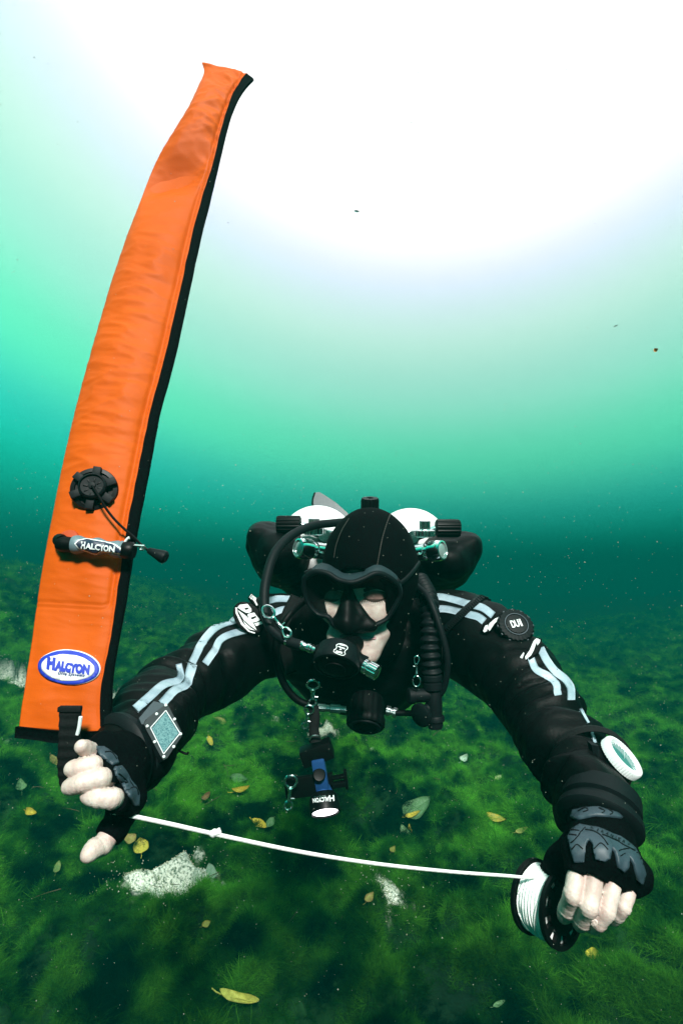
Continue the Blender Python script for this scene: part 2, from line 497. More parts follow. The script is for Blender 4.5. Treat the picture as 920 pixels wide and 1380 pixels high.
class Surf:
    """a built surface that trim is laid on"""
    def __init__(self, *mes):
        vs, fs = [], []
        for me in mes:
            o = len(vs)
            vs += [tuple(v.co) for v in me.vertices]; fs += [tuple(i + o for i in p.vertices) for p in me.polygons]
        self.b = BVHTree.FromPolygons(vs, fs)
        self.last = 1.0
    def hit(self, px, py):
        v = ray(px, py)
        loc, n, i, d = self.b.ray_cast(Vector(CAMP), Vector(v))
        if loc is None:
            best = None
            for dd in np.arange(.45, 1.6, .03):      # grazing past the edge: take the nearest flank
                r = self.b.find_nearest(Vector(P(px, py, dd)))
                if best is None or r[3] < best[3]: best = r
            loc, n, i, d = best
        else:
            self.last = (np.array(loc) - CAMP) @ FWD
        n = np.array(n)
        if n @ v > 0: n = -n
        return np.array(loc), n

class Plane:
    """a flat plate that print is laid on"""
    def __init__(self, o, n): self.o = np.asarray(o, float); self.n = nrm(np.asarray(n, float))
    def hit(self, px, py):
        v = ray(px, py); t = ((self.o - CAMP) @ self.n) / (v @ self.n)
        return CAMP + v * t, (self.n if self.n @ v < 0 else -self.n)
def facing(q, tilt=(0, 0, 0)):
    return nrm(nrm(CAMP - q) + np.asarray(tilt, float))

def spline(pts, n):
    pts = np.asarray(pts, float)
    if len(pts) == 2: return pts[0] + np.linspace(0, 1, n)[:, None] * (pts[1] - pts[0])
    k = np.concatenate([[0], np.cumsum(np.linalg.norm(np.diff(pts, axis=0), axis=1) + 1e-9)])
    ext = np.concatenate([[2 * pts[0] - pts[1]], pts, [2 * pts[-1] - pts[-2]]])
    t = np.linspace(0, k[-1], n)
    i = np.clip(np.searchsorted(k, t, side='right') - 1, 0, len(pts) - 2)
    u = ((t - k[i]) / (k[i + 1] - k[i]))[:, None]
    p0, p1, p2, p3 = ext[i], ext[i + 1], ext[i + 2], ext[i + 3]
    return .5 * ((2 * p1) + (-p0 + p2) * u + (2 * p0 - 5 * p1 + 4 * p2 - p3) * u * u + (-p0 + 3 * p1 - 3 * p2 + p3) * u ** 3)
def frames(c):
    T = np.gradient(c, axis=0); T /= np.linalg.norm(T, axis=1)[:, None] + 1e-12
    a = V3(0, 0, 1) if abs(T[0][2]) < .9 else V3(1, 0, 0)
    N = [nrm(np.cross(np.cross(T[0], a), T[0]))]
    for i in range(1, len(c)):
        n = N[-1] - T[i] * (N[-1] @ T[i]); N.append(nrm(n))
    N = np.array(N); return T, N, np.cross(T, N)
class MB:
    """gathers shapes of ONE part"""
    def __init__(self): self.v, self.f = [], []
    def add(self, vs, fs):
        o = len(self.v); self.v += [tuple(x) for x in vs]; self.f += [tuple(i + o for i in q) for q in fs]; return self
    def tube(self, pts, r, n=12, steps=None, capped=True, flat=1.0, closed=False):
        c = spline(pts, steps or max(2, 6 * len(pts)))
        rr = np.interp(np.linspace(0, 1, len(c)), np.linspace(0, 1, len(np.atleast_1d(r))), np.atleast_1d(r)) if np.ndim(r) else np.full(len(c), r)
        T, N, Bn = frames(c)
        a = np.linspace(0, 2 * math.pi, n, endpoint=False)
        vs = [c[i] + rr[i] * (math.cos(x) * N[i] + flat * math.sin(x) * Bn[i]) for i in range(len(c)) for x in a]
        fs = [(i * n + j, i * n + (j + 1) % n, (i + 1) * n + (j + 1) % n, (i + 1) * n + j) for i in range(len(c) - 1) for j in range(n)]
        if capped: fs += [tuple(range(n))[::-1], tuple(range((len(c) - 1) * n, len(c) * n))]
        return self.add(vs, fs)
    def lathe(self, prof, o, ax, n=28, ribs=0, rib=0.0, side=None, close=(True, True)):
        """prof: (radius, along) from base to tip"""
        ax = nrm(np.asarray(ax, float)); s = V3(0, 0, 1) if abs(ax[2]) < .9 else V3(1, 0, 0)
        if side is not None: s = np.asarray(side, float)
        u = nrm(np.cross(ax, s)); w = np.cross(ax, u)
        vs = []
        for (r, z) in prof:
            for j in range(n):
                a = 2 * math.pi * j / n
                q = r * (1 + (rib if ribs and (j * ribs * 2 // n) % 2 else 0) * (r > 1e-6))
                vs.append(np.asarray(o) + ax * z + q * (math.cos(a) * u + math.sin(a) * w))
        m = len(prof)
        fs = [(i * n + j, i * n + (j + 1) % n, (i + 1) * n + (j + 1) % n, (i + 1) * n + j) for i in range(m - 1) for j in range(n)]
        if close[0]: fs.append(tuple(range(n))[::-1])
        if close[1]: fs.append(tuple(range((m - 1) * n, m * n)))
        return self.add(vs, fs)
    def box(self, c, sx, sy, sz, X=(1, 0, 0), Y=(0, 1, 0), bev=0.0):
        X = nrm(np.asarray(X, float)); Y = np.asarray(Y, float); Y = nrm(Y - X * (X @ Y)); Z = np.cross(X, Y)
        bm = bmesh.new(); bmesh.ops.create_cube(bm, size=1)
        for v in bm.verts: v.co = Vector((v.co.x * sx, v.co.y * sy, v.co.z * sz))
        if bev: bmesh.ops.bevel(bm, geom=list(bm.edges), offset=bev, segments=2, affect='EDGES', profile=.6)
        vs = [np.asarray(c) + X * v.co.x + Y * v.co.y + Z * v.co.z for v in bm.verts]
        bm.verts.index_update(); fs = [tuple(v.index for v in f.verts) for f in bm.faces]
        bm.free(); return self.add(vs, fs)
    def prism(self, poly3, vec):
        n = len(poly3); vec = np.asarray(vec)
        vs = [np.asarray(p) for p in poly3] + [np.asarray(p) + vec for p in poly3]
        fs = [tuple(range(n))[::-1], tuple(range(n, 2 * n))] + [(i, (i + 1) % n, n + (i + 1) % n, n + i) for i in range(n)]
        return self.add(vs, fs)
    def torus(self, c, ax, R, r, n=40, m=10, sq=1.0):
        ax = nrm(np.asarray(ax, float)); s = V3(0, 0, 1) if abs(ax[2]) < .9 else V3(1, 0, 0)
        u = nrm(np.cross(ax, s)); w = np.cross(ax, u)
        vs = []
        for i in range(n):
            a = 2 * math.pi * i / n; e = math.cos(a) * u + math.sin(a) * w
            for j in range(m):
                b = 2 * math.pi * j / m
                vs.append(np.asarray(c) + e * (R + r * math.cos(b)) + ax * r * sq * math.sin(b))
        fs = [(i * m + j, ((i + 1) % n) * m + j, ((i + 1) % n) * m + (j + 1) % m, i * m + (j + 1) % m) for i in range(n) for j in range(m)]
        return self.add(vs, fs)
    def ball(self, c, r, n=14):
        prof = [(max(1e-5, r * math.sin(t)), -r * math.cos(t)) for t in np.linspace(0, math.pi, n // 2 + 2)]
        return self.lathe(prof, c, (0, 0, 1), n)
    def mesh(self, name, smooth=True, angle=40):
        me = mesh(name, self.v, self.f, smooth)
        bm = bmesh.new(); bm.from_mesh(me); bmesh.ops.recalc_face_normals(bm, faces=bm.faces)
        if smooth:
            for e in bm.edges:
                if len(e.link_faces) == 2 and e.calc_face_angle(0) > math.radians(angle): e.smooth = False
        bm.to_mesh(me); bm.free()
        return me
    def build(self, name, m, parent=None, smooth=True, **k):
        return obj(name, self.mesh(name, smooth), m, parent, **k)

def shell_grid(top, nor, thick, nu, nv):
    """thin closed sheet from an nu x nv grid of points"""
    a = np.asarray(top).reshape(nu, nv, 3); b = a - np.asarray(nor).reshape(nu, nv, 3) * thick
    vs = np.concatenate([a.reshape(-1, 3), b.reshape(-1, 3)]); K = nu * nv
    fs = []
    for i in range(nu - 1):
        for j in range(nv - 1):
            q = (i * nv + j, (i + 1) * nv + j, (i + 1) * nv + j + 1, i * nv + j + 1)
            fs.append(q); fs.append(tuple(K + x for x in q[::-1]))
    rim = [i * nv for i in range(nu)] + [(nu - 1) * nv + j for j in range(1, nv)] + [i * nv + nv - 1 for i in range(nu - 2, -1, -1)] + [j for j in range(nv - 2, 0, -1)]
    for i in range(len(rim)):
        p, q = rim[i], rim[(i + 1) % len(rim)]
        fs.append((p, q, K + q, K + p))
    return vs, fs
def ribbon(surf, line, width, off=.0015, thick=.003, n=None, m=5):
    line = np.asarray(line, float)
    n = n or max(6, int(np.linalg.norm(np.diff(line, axis=0), axis=1).sum() / 2.5))
    c = spline(line, n); t = np.gradient(c, axis=0); t /= np.linalg.norm(t, axis=1)[:, None] + 1e-9
    s = np.stack([-t[:, 1], t[:, 0]], 1)
    w = np.interp(np.linspace(0, 1, n), np.linspace(0, 1, len(np.atleast_1d(width))), np.atleast_1d(width))
    pts, nor = [], []
    for i in range(n):
        for j in range(m):
            x, y = c[i] + s[i] * w[i] * (j / (m - 1) - .5)
            q, nn = surf.hit(x, y)
            pts.append(q + nn * off); nor.append(nn)
    return shell_grid(pts, nor, thick, n, m)
from mathutils.geometry import delaunay_2d_cdt
def poly_fill(poly, step):
    """fine triangulation of a 2-D outline"""
    poly = [np.asarray(p, float) for p in poly]
    ring = []
    for i in range(len(poly)):
        a, b = poly[i], poly[(i + 1) % len(poly)]
        k = max(1, int(np.linalg.norm(b - a) / step))
        ring += [a + (b - a) * s / k for s in range(k)]
    R = np.array(ring); lo, hi = R.min(0), R.max(0)
    gx, gy = np.meshgrid(np.arange(lo[0] + step * .5, hi[0], step), np.arange(lo[1] + step * .5, hi[1], step))
    G_ = np.stack([gx.ravel(), gy.ravel()], 1)
    ins = np.zeros(len(G_), bool)
    for i in range(len(R)):
        a, b = R[i], R[(i + 1) % len(R)]
        c = ((a[1] > G_[:, 1]) != (b[1] > G_[:, 1]))
        xi = (b[0] - a[0]) * (G_[:, 1] - a[1]) / (b[1] - a[1] + 1e-12) + a[0]
        ins ^= c & (G_[:, 0] < xi)
    md = np.min(np.linalg.norm(G_[:, None] - R[None], axis=2), axis=1) if len(G_) else np.zeros(0)
    G_ = G_[ins & (md > step * .45)] if len(G_) else G_.reshape(0, 2)
    vs = [Vector(p) for p in np.concatenate([R, G_])]
    n = len(R)
    o = delaunay_2d_cdt(vs, [(i, (i + 1) % n) for i in range(n)], [list(range(n))], 1, 1e-6)
    return [np.array(v) for v in o[0]], [tuple(f) for f in o[2]], n
def patch(surf, poly, off=.0015, thick=.003, step=3.0):
    v2, fs, n = poly_fill(poly, step)
    top, bot = [], []
    for p in v2:
        q, nn = surf.hit(p[0], p[1]); top.append(q + nn * off); bot.append(q + nn * (off - thick))
    K = len(v2); F_ = list(fs) + [tuple(K + i for i in f[::-1]) for f in fs]
    cnt = {}
    for f in fs:
        for i in range(len(f)):
            e = (f[i], f[(i + 1) % len(f)]); cnt[e] = cnt.get(e, 0) + 1
    for (a, b) in list(cnt):
        if (b, a) not in cnt: F_.append((b, a, K + a, K + b))
    return top + bot, F_
def text_2d(s, shear=0.0, bold=0.02, res=3, space=1.0):
    cu = bpy.data.curves.new('t', 'FONT'); cu.body = s; cu.align_x = 'CENTER'; cu.align_y = 'CENTER'
    cu.resolution_u = res; cu.shear = shear; cu.offset = bold; cu.space_character = space; cu.fill_mode = 'FRONT'
    o = bpy.data.objects.new('t', cu); COL.objects.link(o)
    dg = bpy.context.evaluated_depsgraph_get(); dg.update()
    me = o.evaluated_get(dg).to_mesh()
    vs = np.array([v.co[:2] for v in me.vertices]); fs = [tuple(p.vertices) for p in me.polygons]
    o.evaluated_get(dg).to_mesh_clear()
    bpy.data.objects.remove(o); bpy.data.curves.remove(cu)
    c = (vs.max(0) + vs.min(0)) / 2; sz = vs.max(0) - vs.min(0)
    return (vs - c) / sz, fs      # unit box centred on 0
def text_on(surf, s, o, ux, uy, off=.003, **k):
    """lettering laid on a surface: o centre, ux / uy the width and height vectors in the picture"""
    vs, fs = text_2d(s, **k)
    o, ux, uy = map(lambda a: np.asarray(a, float), (o, ux, uy))
    out = []
    for x, y in vs:
        q = o + x * ux + y * uy
        l, n = surf.hit(*q); out.append(l + n * off)
    return out, fs
def ellipse_px(c, ax, bx, n=32):
    c, ax, bx = map(lambda a: np.asarray(a, float), (c, ax, bx))
    return [c + math.cos(t) * ax + math.sin(t) * bx for t in np.linspace(0, 2 * math.pi, n, endpoint=False)]
def zpx(pts, s, o): return [(x * s + o[0], y * s + o[1]) for x, y in pts]

# shared materials
M_SUIT = mat('suit_cloth', (.0012, .0016, .0019), .50, bump=(240, .25), spec=.085)
M_RUB = mat('black_rubber', (.0014, .0018, .0022), .5, spec=.10)
M_RUBG = mat('worn_rubber', (.0030, .0052, .0064), .55, bump=(90, .2), spec=.14)
M_HOOD = mat('neoprene', (.0009, .0014, .0019), .85, bump=(420, .35), spec=.04)
M_PLAST = mat('black_plastic', (.0018, .0022, .0026), .42, spec=.14)
M_WEB = mat('webbing', (.003, .0036, .004), .8, bump=(300, .4), spec=.2)
M_CHR = mat('chrome', (.80, .86, .86), .16, 1.0)
M_STEEL = mat('steel', (.62, .68, .68), .30, 1.0)
M_WHITE = mat('white_paint', (.80, .82, .82), .5, noise=(6, .3, (.74, .78, .77)))
M_STRIPE = mat('reflective_tape', (.18, .26, .32), .42, noise=(22, .2, (.40, .50, .56)))
M_PRINT = mat('white_print', (.78, .84, .84), .6)
M_SKIN = mat('skin', (.66, .57, .51), .5, noise=(70, .16, (.52, .38, .34)), bump=(330, .32), spec=.4)
M_SKIN.node_tree.nodes['Principled BSDF'].inputs['Subsurface Weight'].default_value = .12
M_SKIN.node_tree.nodes['Principled BSDF'].inputs['Subsurface Scale'].default_value = .008
M_GUARD = mat('glove_rubber', (.030, .055, .072), .5, noise=(60, .25, (.018, .033, .045)), spec=.4)
# ------------------------------------------------------------------ the diver
ME = thing('person', 'diver in a black drysuit with white striped sleeves, arms spread, facing the camera', 'person', P(485, 890, 1.25))
# arms: shoulder, mid upper arm, elbow, mid forearm, wrist
LA = [P(372, 852, 1.12), P(297, 894, .99), P(233, 932, .86), P(205, 967, .75), P(178, 1008, .64)]
RA = [P(616, 852, 1.12), P(655, 872, 1.04), P(698, 912, .95), P(731, 957, .86), P(759, 1006, .765), P(797, 1075, .65)]
# hands: every finger as a chain, base first
LHF = [([(140, 1008, .568), (124, 1012, .552), (110, 1006, .535)], [.0085, .0080, .0074]),
       ([(152, 1024, .566), (126, 1031, .535), (108, 1035, .530), (97, 1036, .532)], [.0095, .0092, .0088, .0082]),
       ([(164, 1046, .560), (136, 1049, .526), (112, 1055, .522), (94, 1060, .526)], [.0100, .0098, .0092, .0084]),
       ([(174, 1076, .556), (151, 1076, .524), (134, 1075, .520), (119, 1072, .524)], [.0100, .0098, .0092, .0082]),
       ([(166, 1092, .585), (152, 1118, .560), (139, 1138, .548), (128, 1143, .540), (119, 1152, .532)], [.0125, .0118, .0104, .0096, .0080])]
RHF = [([(781, 1150, .540), (771, 1206, .518), (763, 1226, .530), (759, 1236, .548)], [.0092, .0086, .0080, .0070]),
       ([(806, 1154, .535), (792, 1222, .512), (784, 1240, .524), (780, 1246, .546)], [.0096, .0090, .0084, .0074]),
       ([(832, 1164, .538), (816, 1228, .512), (805, 1242, .515), (796, 1249, .526)], [.0092, .0084, .0078, .0068]),
       ([(854, 1180, .545), (839, 1222, .526), (831, 1233, .530), (823, 1240, .538)], [.0080, .0072, .0066, .0058]),
       ([(790, 1120, .590), (755, 1162, .572), (738, 1188, .590), (722, 1196, .612)], [.0130, .0118, .0104, .0085])]
WR_L, WR_R = P(176, 1014, .625), P(804, 1092, .625)
def knuckled(q, rs):
    Q, R = [q[0]], [rs[0]]
    for i in range(len(q) - 1):
        for t in (.32, .68): Q.append(q[i] + (q[i + 1] - q[i]) * t); R.append((rs[i] + (rs[i + 1] - rs[i]) * t) * (.93 if i < len(q) - 2 else .98))
        Q.append(q[i + 1]); R.append(rs[i + 1] * (1.03 if i < len(q) - 2 else .92))
    return Q, R
def chain(ps, rs, add=0.0):
    q, rs = knuckled([P(*p) for p in ps], rs)
    return [cap(q[i], q[i + 1], rs[i] + add, rs[i + 1] + add) for i in range(len(q) - 1)]
def hand_sdf(fingers, wrist, add=0.0):
    parts = []
    for ps, rs in fingers:
        u0 = union(chain(ps, rs, add), .0022)
        q = [P(*p) for p in ps]
        rings = []
        for j in range(1, len(q) - 1):
            t = nrm(nrm(q[j + 1] - q[j]) + nrm(q[j] - q[j - 1]))
            for o_ in (-.0036, 0, .0036): rings.append((q[j] + t * o_, t, rs[j] * 1.6))
        def u(p, u0=u0, rings=rings):
            d = u0(p)
            for c, t, rr_ in rings:
                l = (p - c) @ t; rad = np.linalg.norm(p - c, axis=1)
                d = d + .0008 * np.exp(-(l / .0009) ** 2) * (rad < rr_)
            return d
        parts.append(u)
    mc = [P(*ps[0]) for ps, rs in fingers[:4]]
    palm = [cap(m, wrist + (m - wrist) * .15, .0120 + add, .0185 + add) for m in mc] + [cap(P(*fingers[4][0][0]), wrist, .014 + add, .018 + add)]
    palm.append(ell(sum(mc) / 4 * .6 + wrist * .4, (.022 + add, .022 + add, .024 + add)))
    pu = union(palm, .010)
    def f(p):
        d = parts[0](p)
        for u in parts[1:]: d = smin(d, u(p), .0005)
        return smin(d, pu(p), .006)
    return f
def basis(fwd, up):
    y = nrm(np.asarray(fwd, float)); x = nrm(np.cross(y, up)); z = np.cross(x, y)
    return np.stack([x, y, z])
HEADR = basis(V3(.10, 1, .28), V3(-.02, 0, 1))      # rows: right, away, up of the head; face turned down and to one side
HC = P(499, 768, 1.06)
face = [ell(HC, (.078, .100, .100), HEADR), ell(P(483, 822, 1.025), (.060, .062, .082), HEADR),
        ell(P(450, 818, .985), (.028, .024, .032)), ell(P(508, 822, .985), (.030, .024, .034)),
        cap(P(444, 787, .985), P(518, 789, .985), .017, .017),
        cap(P(470, 797, .972), P(466, 832, .955), .008, .010), cap(P(466, 834, .960), P(465, 846, .972), .010, .012),
        cap(P(450, 856, .975), P(508, 853, .985), .014, .015), cap(P(455, 864, .972), P(500, 864, .975), .010, .010),
        cap(P(468, 880, .985), P(494, 878, .985), .024, .022), cap(P(515, 850, 1.0), P(496, 882, .985), .018, .016)]
neck = [cap(P(495, 850, 1.08), P(490, 850, 1.26), .055, .065)]
core = [cap(P(490, 870, 1.24), P(488, 840, 1.9), .085, .075), cap(P(488, 840, 1.9), P(486, 835, 2.1), .08, .08)]
limbs = []
for A, W in ((LA, WR_L), (RA, WR_R)):
    limbs.append(cap(P(490, 870, 1.24), A[0], .05, .045))
    q = A + [W]
    limbs += [cap(q[i], q[i + 1], .042 - .004 * i, .038 - .004 * i) for i in range(len(q) - 1)]
for s in (-1, 1):
    hip, knee, heel = P(486 + s * 30, 838, 2.1), P(486 + s * 46, 842, 2.48), P(486 + s * 42, 742, 2.56)
    limbs += [cap(hip, knee, .062, .05), cap(knee, heel, .045, .03), cap(heel, heel + V3(0, .01, .04), .028, .020)]
f_face = union(face, .016); f_rest = union(neck + core + limbs, .02)
f_lh, f_rh = hand_sdf(LHF, WR_L), hand_sdf(RHF, WR_R)
HL_C, HR_C = P(140, 1070, .56), P(800, 1180, .55)
def f_body(p):
    d = smin(f_face(p), f_rest(p), .02)
    for fh, c in ((f_lh, HL_C), (f_rh, HR_C)):
        m = np.linalg.norm(p - c, axis=1) < .22
        if m.any():
            d[m] = smin(d[m], fh(p[m]), .004)
    return d
lo = np.array([-.46, .48, .45]); hi = np.array([.46, 2.85, 1.28])
body_me = sdf_mesh('body', f_body, lo, hi, .0020, B=8)
obj('body', body_me, M_SKIN, ME)
S_BODY = Surf(body_me)
print('body', time.time() - T0)

# drysuit
def wrinkle(p, A, rad):
    """folds that run round the limb"""
    best = np.full(len(p), 9.0); t_ = np.zeros(len(p)); acc = 0.0; loc = np.zeros((len(p), 2))
    for i in range(len(A) - 1):
        ab = A[i + 1] - A[i]; L = np.linalg.norm(ab); T = ab / L
        x = np.clip((p - A[i]) @ T, 0, L); d = np.linalg.norm(p - A[i] - x[:, None] * T, axis=1)
        m = d < best
        best = np.where(m, d, best); t_ = np.where(m, acc + x, t_); acc += L
    w = np.clip(1 - (best - rad) / .03, 0, 1) * (best < rad + .03)
    q = np.stack([t_ * 22, p[:, 0] * 7, p[:, 2] * 7], 1)
    q2 = np.stack([t_ * 55, p[:, 0] * 14 + 3, p[:, 2] * 14], 1)
    r = np.abs(noise3(q))
    return w * (.030 * (.40 - r) + .006 * noise3(q2))
suit_torso = [ell(P(488, 888, 1.28), (.185, .19, .125)), cap(P(488, 860, 1.38), P(487, 842, 1.95), .155, .14), cap(P(487, 842, 1.95), P(486, 838, 2.12), .145, .145),
              cap(P(495, 856, 1.12), P(492, 860, 1.24), .062, .085), cap(P(400, 850, 1.17), P(578, 850, 1.17), .060, .060),
              cap(P(440, 868, 1.16), P(545, 868, 1.16), .066, .066)]
armL = [cap(P(400, 860, 1.18), LA[0], .085, .080), cap(LA[0], LA[1], .080, .062), cap(LA[1], LA[2] + .25 * (LA[1] - LA[2]), .062, .056)]
foreL = [cap(LA[2], LA[3], .051, .050), cap(LA[3], LA[4], .051, .044)]
armR = [cap(P(580, 860, 1.18), RA[0], .088, .083), cap(RA[0], RA[1], .083, .080), cap(RA[1], RA[2], .080, .067), cap(RA[2], RA[3], .067, .060)]
foreR = [cap(RA[3], RA[4], .058, .049), cap(RA[4], RA[5], .048, .042)]
legs_s = []
for s in (-1, 1):
    hip, knee, heel = P(486 + s * 30, 838, 2.1), P(486 + s * 46, 842, 2.48), P(486 + s * 42, 742, 2.56)
    legs_s += [cap(hip, knee, .105, .080), cap(knee, heel, .075, .058), cap(heel, heel + V3(0, .0, .07), .056, .05)]
u_t = union(suit_torso + legs_s, .05); u_al = union(armL, .03); u_fl = union(foreL, .02); u_ar = union(armR, .03); u_fr = union(foreR, .02)
def f_suit(p):
    d = smin(smin(u_t(p), u_al(p), .04), u_ar(p), .04)
    near = d < .3
    d = smin(smin(d, u_fl(p), .006), u_fr(p), .008)
    m = np.abs(d) < .05
    if m.any():
        q = p[m]
        d[m] -= wrinkle(q, LA, .05) + wrinkle(q, RA, .055)
        d[m] -= .009 * noise3(q * 11) + .004 * noise3(q * V3(30, 22, 30))
    return d
suit_me = sdf_mesh('drysuit', f_suit, (-.48, .52, .55), (.48, 2.85, 1.30), .0048, B=6)
suit = obj('drysuit', suit_me, M_SUIT, ME)
S_SUIT = Surf(suit_me)
print('suit', time.time() - T0)
A0 = lambda pts: zpx(pts, 270 / 920, (150, 780))
B0 = lambda pts: zpx(pts, 160 / 920, (640, 800))
for line, w in [(A0([(590, 185), (500, 215), (450, 255), (410, 310), (370, 388)]), (9.5, 10.5)), (A0([(620, 238), (540, 260), (500, 285), (480, 320), (430, 392)]), (9, 10)),
                (A0([(310, 392), (318, 440), (303, 470), (240, 490), (180, 540), (112, 602)]), (8, 11, 12)), (A0([(372, 393), (356, 450), (340, 490), (290, 515), (232, 575)]), (13, 11, 12)),
                ([(352, 813), (372, 808), (390, 808)], (9, 8.5)), ([(368, 827), (380, 822), (392, 821)], (9, 8)),
                ([(580, 806), (594, 805), (612, 809), (632, 815), (650, 820), (664, 830)], (9, 10)), ([(583, 822), (598, 821), (615, 824), (634, 829), (644, 832), (652, 838)], (9, 10)),
                (B0([(500, 425), (550, 520), (610, 600), (690, 665), (735, 735), (738, 825)]), (10, 10)), (B0([(425, 490), (470, 590), (560, 640), (622, 700), (640, 790)]), (9.5, 9.5)),
                ([(781, 955), (787, 966), (792, 975)], (3.5, 3)), ([(795, 982), (798, 992), (801, 1002)], (3, 4))]:
    vs, fs = ribbon(S_SUIT, line, w, .0016, .0035)
    obj('reflective_stripe', mesh('reflective_stripe', vs, fs), M_STRIPE, suit)
vs, fs = ribbon(S_SUIT, [(660, 796), (634, 818), (606, 845), (596, 858)], 9, .004, .006)
obj('zip', mesh('zip', vs, fs), M_RUBG, suit)
mb = MB()
for t in np.linspace(.03, .97, 30):
    x, y = 660 + (596 - 660) * t, 796 + (858 - 796) * t
    q, n = S_SUIT.hit(x, y)
    q2, _ = S_SUIT.hit(x + 2.2, y + 2.2); q3, _ = S_SUIT.hit(x - 2.2, y - 2.2)
    mb.tube([q2 + n * .005, q3 + n * .005], .0011, 6, 2)
mb.build('zip_teeth', M_PLAST, suit)
# badge on one shoulder
bc = np.array((335.5, 833.0))
e_long = np.array((12.5, 18.5)); e_short = np.array((-13.5, 6.5))   # long axis runs down the sleeve
bq, bn = S_SUIT.hit(340, 838)
S_BADGE = Plane(bq + nrm(CAMP - bq) * .030, facing(bq, nrm(bn) * .15))
badge = obj('shoulder_badge', mesh('shoulder_badge', *patch(S_BADGE, ellipse_px(bc, e_long * 1.12, e_short * 1.2), .0, .026, 3)), M_RUB, suit)
zb = lambda pts: zpx(pts, 60 / 920, (310, 790))
mb = MB()
for poly in [zb([(155, 440), (200, 385), (360, 365), (440, 465), (445, 520), (400, 550), (330, 550), (240, 500)]),
             zb([(360, 590), (380, 570), (500, 545), (545, 610), (620, 690), (600, 715), (490, 750), (400, 690)]),
             zb([(500, 770), (640, 725), (670, 775), (540, 825)]),
             zb([(160, 490), (330, 610), (480, 760), (550, 910), (420, 820), (280, 690)]),
             zb([(270, 700), (330, 770), (430, 860), (520, 915), (400, 890), (320, 810)]),
             zb([(110, 440), (145, 440), (160, 560), (260, 750), (400, 920), (520, 960), (510, 980), (380, 940), (230, 790), (120, 560)])]:
    mb.add(*patch(S_BADGE, poly, .0008, .0008, 2))
mb.build('badge_print', M_PRINT, suit)
mb = MB()
for poly in [zb([(300, 455), (370, 440), (385, 470), (320, 490)]), zb([(430, 650), (530, 615), (545, 640), (460, 685), (435, 670)])]:
    mb.add(*patch(S_BADGE, poly, .0016, .0008, 2))
mb.build('badge_print', M_RUB, suit)
obj('sleeve_tag', mesh('sleeve_tag', *patch(S_BADGE, zb([(370, 235), (440, 140), (600, 300), (600, 430), (540, 430)]), .0, .026, 2)), M_RUB, suit)
mb = MB()
mb.add(*patch(S_BADGE, zb([(395, 235), (440, 165), (545, 245), (520, 330)]), .0008, .0008, 2))
mb.add(*ribbon(S_BADGE, zb([(515, 310), (560, 395)]), 2.0, .0008, .0008))
mb.build('badge_print', M_PRINT, suit)
vs, fs = text_on(S_BADGE, 'FL', zb([(465, 245)])[0], (5.2, 4.2), (2.6, -4.2), .0016, bold=.0)
obj('badge_lettering', mesh('badge_lettering', vs, fs), M_RUB, suit)
# exhaust valve on the other sleeve
vc, vn = S_SUIT.hit(690, 850)
vn = nrm(nrm(vn) * .5 + nrm(P(700, 810, .80) - vc) * .9)
mb = MB()
pr = [(.034, -.012), (.035, .002), (.035, .006), (.030, .010), (.030, .012)]
mb.lathe(pr, vc, vn, 40)
valve = mb.build('exhaust_valve', M_RUB, suit)
mb = MB().lathe([(.0305, .010), (.0315, .012), (.0315, .022), (.029, .026), (.0215, .028), (.0215, .0265), (.0175, .0265), (.017, .029), (.004, .030)], vc, vn, 96, 24, .05)
mb.build('valve_cap', M_RUBG, suit)
u_ = nrm(np.cross(vn, UP)); w_ = np.cross(vn, u_)
MB().torus(vc + vn * .0285, vn, .0203, .0010, 48, 6).build('valve_dial', M_GUARD, suit)
for k in range(12):
    a = 2 * math.pi * k / 12; e = u_ * math.cos(a) + w_ * math.sin(a)
    MB().box(vc + vn * .016 + e * .0318, .0022, .0045, .013, X=e, Y=np.cross(vn, e), bev=.0006).build('valve_rib', M_GUARD, suit)
ur = nrm(RIGHT * .97 + UP * .25 - vn * ((RIGHT * .97 + UP * .25) @ vn)); uw = np.cross(vn, ur)
mb = MB()
for (s, x) in (('D', -.0075), ('U', 0), ('I', .007)):
    v2, f2 = text_2d(s, bold=.03)
    mb.add([vc + vn * .0312 + ur * (x + a * .0075 * (.45 if s == 'I' else 1)) + uw * b * .014 for a, b in v2], f2)
mb.build('valve_print', M_PRINT, suit)
for poly, pr_ in [(B0([(330, 500), (330, 535), (420, 515), (490, 460), (515, 390), (515, 350), (480, 340), (450, 400), (400, 460)]), [B0([(345, 495), (372, 455), (380, 462), (360, 515), (348, 520)]), B0([(385, 490), (420, 440), (450, 370), (470, 348), (490, 350), (470, 390), (452, 440), (430, 480), (390, 512)]), B0([(478, 380), (490, 355), (503, 358), (498, 380), (480, 402)])]),
                   (B0([(40, 290), (60, 240), (150, 170), (240, 150), (250, 180), (170, 220), (120, 290), (90, 315)]), [B0([(60, 290), (75, 250), (100, 240), (90, 290), (70, 300)]), B0([(95, 270), (110, 230), (150, 195), (200, 172), (190, 195), (150, 230), (110, 290)]), B0([(205, 195), (215, 170), (235, 165), (225, 185)])])]:
    pc = np.mean(np.array(poly), 0); pq, pn = S_SUIT.hit(*pc)
    S_VP = Plane(pq + nrm(CAMP - pq) * .018, facing(pq, nrm(pn) * .2))
    obj('valve_patch', mesh('valve_patch', *patch(S_VP, poly, .0, .024, 3)), M_RUB, suit)
    mb = MB()
    for q in pr_: mb.add(*patch(S_VP, q, .0008, .0008, 2.5))
    mb.build('patch_print', M_PRINT, suit)
